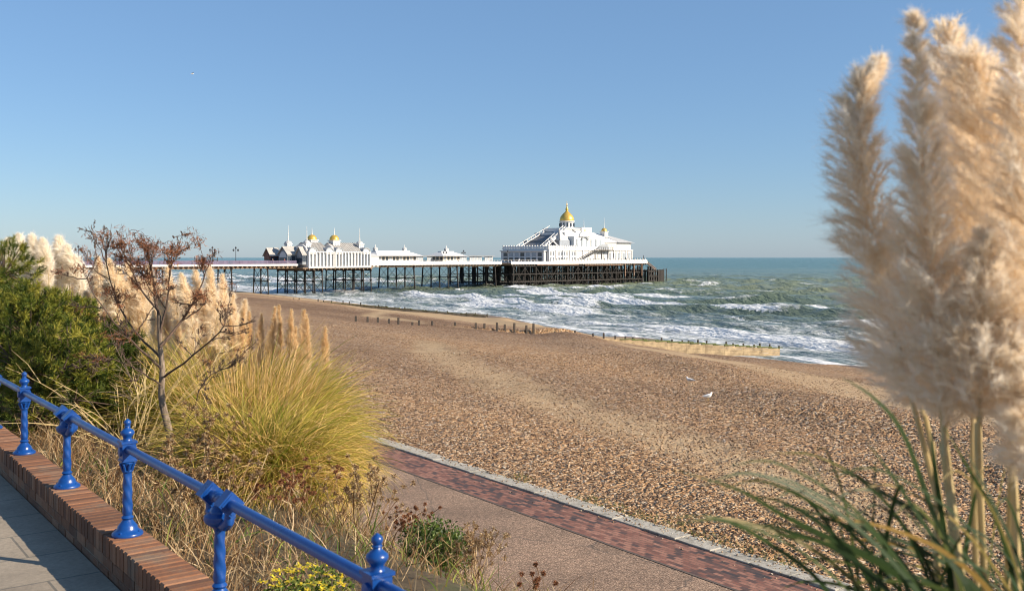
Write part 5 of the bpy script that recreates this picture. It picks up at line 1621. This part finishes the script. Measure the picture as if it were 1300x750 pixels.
# twiggy shrub: pale arching bare stems at the tree's left
def arching(x, y, label, n, L, seed):
    v, u = to_shore(x, y); z = ground_z(v)
    root = empty('bare_shrub', (x, y, z)); tag(root, label, 'bare shrub')
    V, F, A = blades(n, (0, 0, 0), 0.25, L, 0.008, (0.15, 1.25), (0.2, 1.3), 12, 0.35)
    b = MB()
    P = V.reshape(n, 12, 2, 3).mean(2)
    for i in range(n):
        b.tube([tuple(q) for q in P[i]], [0.008 * (1 - 0.75 * k / 11) for k in range(12)], 5, False)
        for j in range(3):
            k = 5 + int(RNG.random() * 6); q = P[i, k]; d_ = P[i, min(k + 1, 11)] - q; e = q + d_ * 2.2 + RNG.normal(size=3) * 0.09
            b.tube([tuple(q), tuple((q + e) / 2 + RNG.normal(size=3) * 0.01), tuple(e)], [0.004, 0.003, 0.0015], 4, False)
    b.build('stems', M['culm'] if seed % 2 else M['trunk'], root)
arching(*XY(165, 11.5), 'tangle of pale leafless arching stems left of the bare tree trunk', 46, (0.8, 1.7), 1)
arching(*XY(205, 13.0), 'grey leafless shrub behind the bare tree trunk', 36, (0.9, 1.9), 2)

# ---- the bare tree with rust brown seed heads
def bare_tree():
    D = 11.0
    x, y = XY(224, D); v, u = to_shore(x, y); z = ground_z(v)
    root = empty('bare_tree', (x, y, z)); tag(root, 'small nearly leafless tree with rust brown seed clusters behind the railing', 'tree')
    base = np.array([x, y, z])
    def p(px, py, dy=0.0): return at(px, py, D + dy) - base
    tr = MB(); br = MB()
    main = spline([np.array([0, 0, -0.12]), p(222, 585), p(214, 545), p(205, 505), p(206, 470), p(203, 435, 0.05), p(202, 400, 0.05)], 22)
    tr.tube([tuple(q) for q in main], [0.058 - 0.036 * (i / 21) ** 0.7 for i in range(22)], 10)
    tr.build('trunk', M['trunk'], root, smooth=True)
    tips = []
    def limb(pts, r0, r1, n=12, sub=True, lvl=0):
        s = spline(pts, n); s = s + RNG.normal(size=s.shape) * 0.006
        br.tube([tuple(q) for q in s], [r0 + (r1 - r0) * i / (n - 1) for i in range(n)], 6, False)
        tips.append(s[-1])
        if lvl < 3:
            L = np.linalg.norm(s[-1] - s[0])
            k = {0: 9, 1: 5, 2: 3}[lvl]
            for q in range(k):
                i = int(n * (0.22 + 0.72 * RNG.random())); i = min(i, n - 2)
                t = s[i + 1] - s[i]; t /= np.linalg.norm(t)
                d_ = t * 0.7 + 0.55 * RNG.normal(size=3) + np.array([0, 0, 0.28]); d_ /= np.linalg.norm(d_)
                l2 = L * (0.18 + 0.20 * RNG.random())
                e = s[i] + d_ * l2; e[2] = min(e[2], 11.40 - z + 0.05 * RNG.normal() - 0.9 * max(0, e[0] - 0.0)) if e[2] > 11.0 - z else e[2]; m_ = (s[i] + e) / 2 + np.array([0, 0, -0.04 * l2]) + RNG.normal(size=3) * 0.03 * l2
                limb([s[i], m_, e], max(r0 * 0.45, 0.0035), 0.0022, 7, True, lvl + 1)
    limb([p(202, 405, .05), p(196, 370, .1), p(190, 330, .1), p(176, 306, .15)], 0.018, 0.004)
    limb([p(203, 425, .05), p(212, 385, 0), p(216, 345, -.1), p(224, 318, -.15)], 0.015, 0.0035)
    limb([p(204, 440), p(235, 400, .2), p(255, 365, .3), p(262, 335, .3)], 0.017, 0.004)
    limb([p(206, 470), p(180, 445, -.2), p(150, 415, -.3), p(118, 372, -.3), p(105, 345, -.3)], 0.015, 0.0035)
    limb([p(205, 455), p(175, 425, .2), p(150, 385, .3), p(135, 330, .3), p(130, 302, .3)], 0.014, 0.0035)
    limb([p(206, 480), p(240, 455, -.3), p(280, 420, -.5), p(286, 402, -.5)], 0.013, 0.003)
    limb([p(207, 490), p(175, 470, -.3), p(140, 455, -.4), p(112, 458, -.5)], 0.011, 0.003)
    limb([p(200, 395, .1), p(178, 365, .3), p(160, 330, .4), p(152, 312, .4)], 0.014, 0.004)
    limb([p(216, 560), p(240, 530, -.2), p(262, 480, -.4), p(300, 462, -.4)], 0.010, 0.003)
    br.build('branches', M['twig'], root)
    # rust-coloured clusters at the higher twig ends
    T = np.array(tips); zc = T[:, 2] + z
    up = T[zc > 10.5]; lo = T[(zc <= 10.5) & (zc > 9.9)]
    up = up[RNG.random(len(up)) < 0.17]; lo = lo[RNG.random(len(lo)) < 0.05]
    C = np.concatenate([up, lo]); n = 34
    H = np.repeat(C, n, axis=0); N = len(H); sc = np.repeat(0.6 + 0.8 * RNG.random(len(C)), n)
    d_ = RNG.normal(size=(N, 3)) + np.array([0, 0, 0.3]); d_ /= np.linalg.norm(d_, axis=1, keepdims=True)
    o0 = H + RNG.normal(size=(N, 3)) * np.array([0.045, 0.045, 0.022]) * sc[:, None]
    L = (0.025 + 0.040 * RNG.random(N)) * sc
    P = np.stack([o0, o0 + d_ * L[:, None] * 0.5, o0 + d_ * L[:, None] + np.array([0, 0, -0.006])], 1)
    V, F, A = ribbons(P, np.tile([0.003, 0.006, 0.002], (N, 1)), np.clip(0.6 * np.repeat(RNG.random(len(C)), n) + 0.4 * RNG.random(N), 0, 1))
    link_mesh('seed_heads', np_mesh('seed_heads', V, F, M['rustseed'], False, A), root)
bare_tree()

# ---- near pampas on the right, just beyond the wall
def near_pampas():
    D = 2.15
    x0, y0 = 1.42, 2.75
    v, u = to_shore(x0, y0); z0 = ground_z(v)
    root = empty('pampas_grass', (x0, y0, z0)); tag(root, 'tall pampas at the right edge with big blurred cream plumes', 'pampas grass')
    base = np.array([x0, y0, z0])
    def stem_to(q, rr=0.010):
        return None
    specs = [  # control points (px, py, D), radius, branches, wind, taper power
        ([(1160, 515, 2.20), (1136, 420, 2.2), (1108, 300, 2.2), (1088, 190, 2.2), (1092, 118, 2.2), (1120, 70, 2.2)], 0.155, 390, (-0.14, 0, 0.05), 0.90),
        ([(1198, 545, 2.08), (1188, 430, 2.08), (1176, 290, 2.08), (1168, 150, 2.08), (1160, -5, 2.08)], 0.135, 360, (-0.03, 0, 0.1), 0.80),
        ([(1236, 525, 2.28), (1236, 420, 2.28), (1228, 290, 2.28), (1212, 150, 2.28), (1200, 25, 2.28)], 0.190, 460, (0.02, 0, 0.0), 0.50),
        ([(1280, 530, 2.12), (1276, 430, 2.12), (1270, 290, 2.12), (1252, 160, 2.12), (1226, 62, 2.12)], 0.190, 440, (-0.08, 0, 0.0), 0.45),
        ([(1330, 560, 2.0), (1316, 450, 2.0), (1312, 300, 2.0), (1304, 130, 2.0), (1290, -50, 2.0)], 0.165, 380, (-0.10, 0, 0.0), 0.55),
        ([(1170, 520, 2.42), (1154, 455, 2.42), (1140, 380, 2.42), (1124, 290, 2.42)], 0.165, 260, (-0.08, 0, -0.1), 0.75),
        ([(1244, 535, 2.02), (1246, 470, 2.02), (1250, 390, 2.02), (1248, 290, 2.02)], 0.165, 280, (-0.03, 0, -0.1), 0.75),
        ([(1204, 530, 2.3), (1204, 460, 2.3), (1198, 380, 2.3), (1196, 290, 2.3)], 0.160, 260, (-0.02, 0, -0.1), 0.75),
        ([(1250, 330, 2.35), (1262, 250, 2.35), (1262, 170, 2.35), (1252, 110, 2.35)], 0.150, 220, (-0.04, 0, 0.0), 0.6),
        ([(1316, 610, 1.95), (1306, 560, 1.95), (1298, 500, 1.95), (1292, 430, 1.95)], 0.085, 150, (-0.03, 0, -0.1), 0.75),
    ]
    for ctrl, rad, nb, wd, pw_ in specs:
        c = [at(*q) for q in ctrl]
        foot = base + np.array([RNG.normal() * 0.08, RNG.normal() * 0.08, 0])
        below = c[0] + (c[0] - c[1]) * 0.9
        sp = [foot, foot * 0.5 + below * 0.5, below, c[0], c[1]]
        put_plume(root, foot, c, rad, nb, 105, 0.029, 0.0011, M['near_plume'], sp, 0.0085, droop=0.40, wind=wd, open_=0.95, K=4, spread=0.36, wav=0.30, pw=pw_)
    # leaf sheaths round two of the culms
    b = MB()
    for (a, bq, r_) in ((at(1196, 560, 2.08), at(1214, 700, 2.05), 0.013), (at(1284, 560, 2.12), at(1290, 760, 2.1), 0.012), (at(1184, 560, 2.2), at(1190, 720, 2.2), 0.009)):
        s = spline([a, (a + bq) / 2 + np.array([0.004, 0, 0]), bq, bq + (bq - a) * 1.0], 10); b.tube([tuple(q - base) for q in s], [r_ * (0.6 + 0.5 * i / 9) for i in range(10)], 8)
    b.build('leaf_sheath', M['culm'], root, smooth=True)
    # leaves
    def leaf(ctrl, w): 
        s = spline([at(*q) for q in ctrl], 20); t = np.linspace(0, 1, 20)
        return s, w * np.minimum(1, 0.75 + t) * (1 - t ** 2.5) + 0.0008
    LS = []; 
    hand = [
        ([(1240, 830, 2.0), (1229, 750, 2.0), (1187, 657, 1.95), (1149, 554, 1.9), (1112, 507, 1.85), (1068, 478, 1.8)], 0.017),
        ([(1230, 830, 1.9), (1159, 736, 1.9), (1047, 680, 1.85), (991, 652, 1.8), (939, 622, 1.75), (856, 596, 1.7)], 0.011),
        ([(1300, 850, 2.0), (1290, 750, 2.0), (1266, 661, 1.95), (1233, 600, 1.9), (1198, 541, 1.85)], 0.012),
        ([(1180, 820, 1.9), (1140, 722, 1.9), (1093, 661, 1.85), (1014, 615, 1.8), (975, 603, 1.78)], 0.010),
        ([(1110, 860, 1.8), (1047, 745, 1.8), (977, 690, 1.75), (920, 661, 1.7), (860, 664, 1.68)], 0.009),
        ([(1215, 830, 2.0), (1205, 720, 2.0), (1188, 600, 1.95), (1182, 545, 1.95)], 0.016),
        ([(1228, 840, 1.9), (1236, 760, 1.9), (1190, 690, 1.9), (1130, 600, 1.85), (1100, 560, 1.8)], 0.013),
        ([(1320, 850, 1.9), (1296, 720, 1.9), (1262, 640, 1.9), (1220, 560, 1.9)], 0.010),
        ([(1130, 850, 1.85), (1110, 750, 1.85), (1060, 680, 1.8), (1000, 640, 1.8), (950, 628, 1.8)], 0.010),
    ]
    P = []; Wd = []; tint = []
    for c, w in hand: s, ww = leaf(c, w); P.append(s); Wd.append(ww); tint.append(0.2 + 0.35 * RNG.random())
    for i in range(52):
        px = 1090 + 230 * RNG.random(); dd = 1.75 + 0.6 * RNG.random(); hgt = 560 + 170 * RNG.random(); ln = -(40 + 260 * RNG.random() ** 1.3) if RNG.random() < 0.75 else 60 * RNG.random()
        dr = 30 * RNG.random()
        c = [(px + 20, 900, dd), (px, 780, dd), (px + ln * 0.35, 780 - (780 - hgt) * 0.62, dd - 0.05), (px + ln * 0.75, hgt + 12, dd - 0.1), (px + ln, hgt + dr, dd - 0.15)]
        s, ww = leaf(c, 0.005 + 0.007 * RNG.random()); P.append(s); Wd.append(ww); tint.append(min(1, RNG.random() ** 1.5))
    V, F, A = ribbons(np.array(P), np.array(Wd), np.array(tint), np.array([[[0.25, -0.9, 0.35]]]) + 0.25 * RNG.normal(size=(len(P), 1, 3)))
    link_mesh('foliage', np_mesh('foliage', V - base, F, M['dark_leaf'], False, A), root)
near_pampas()
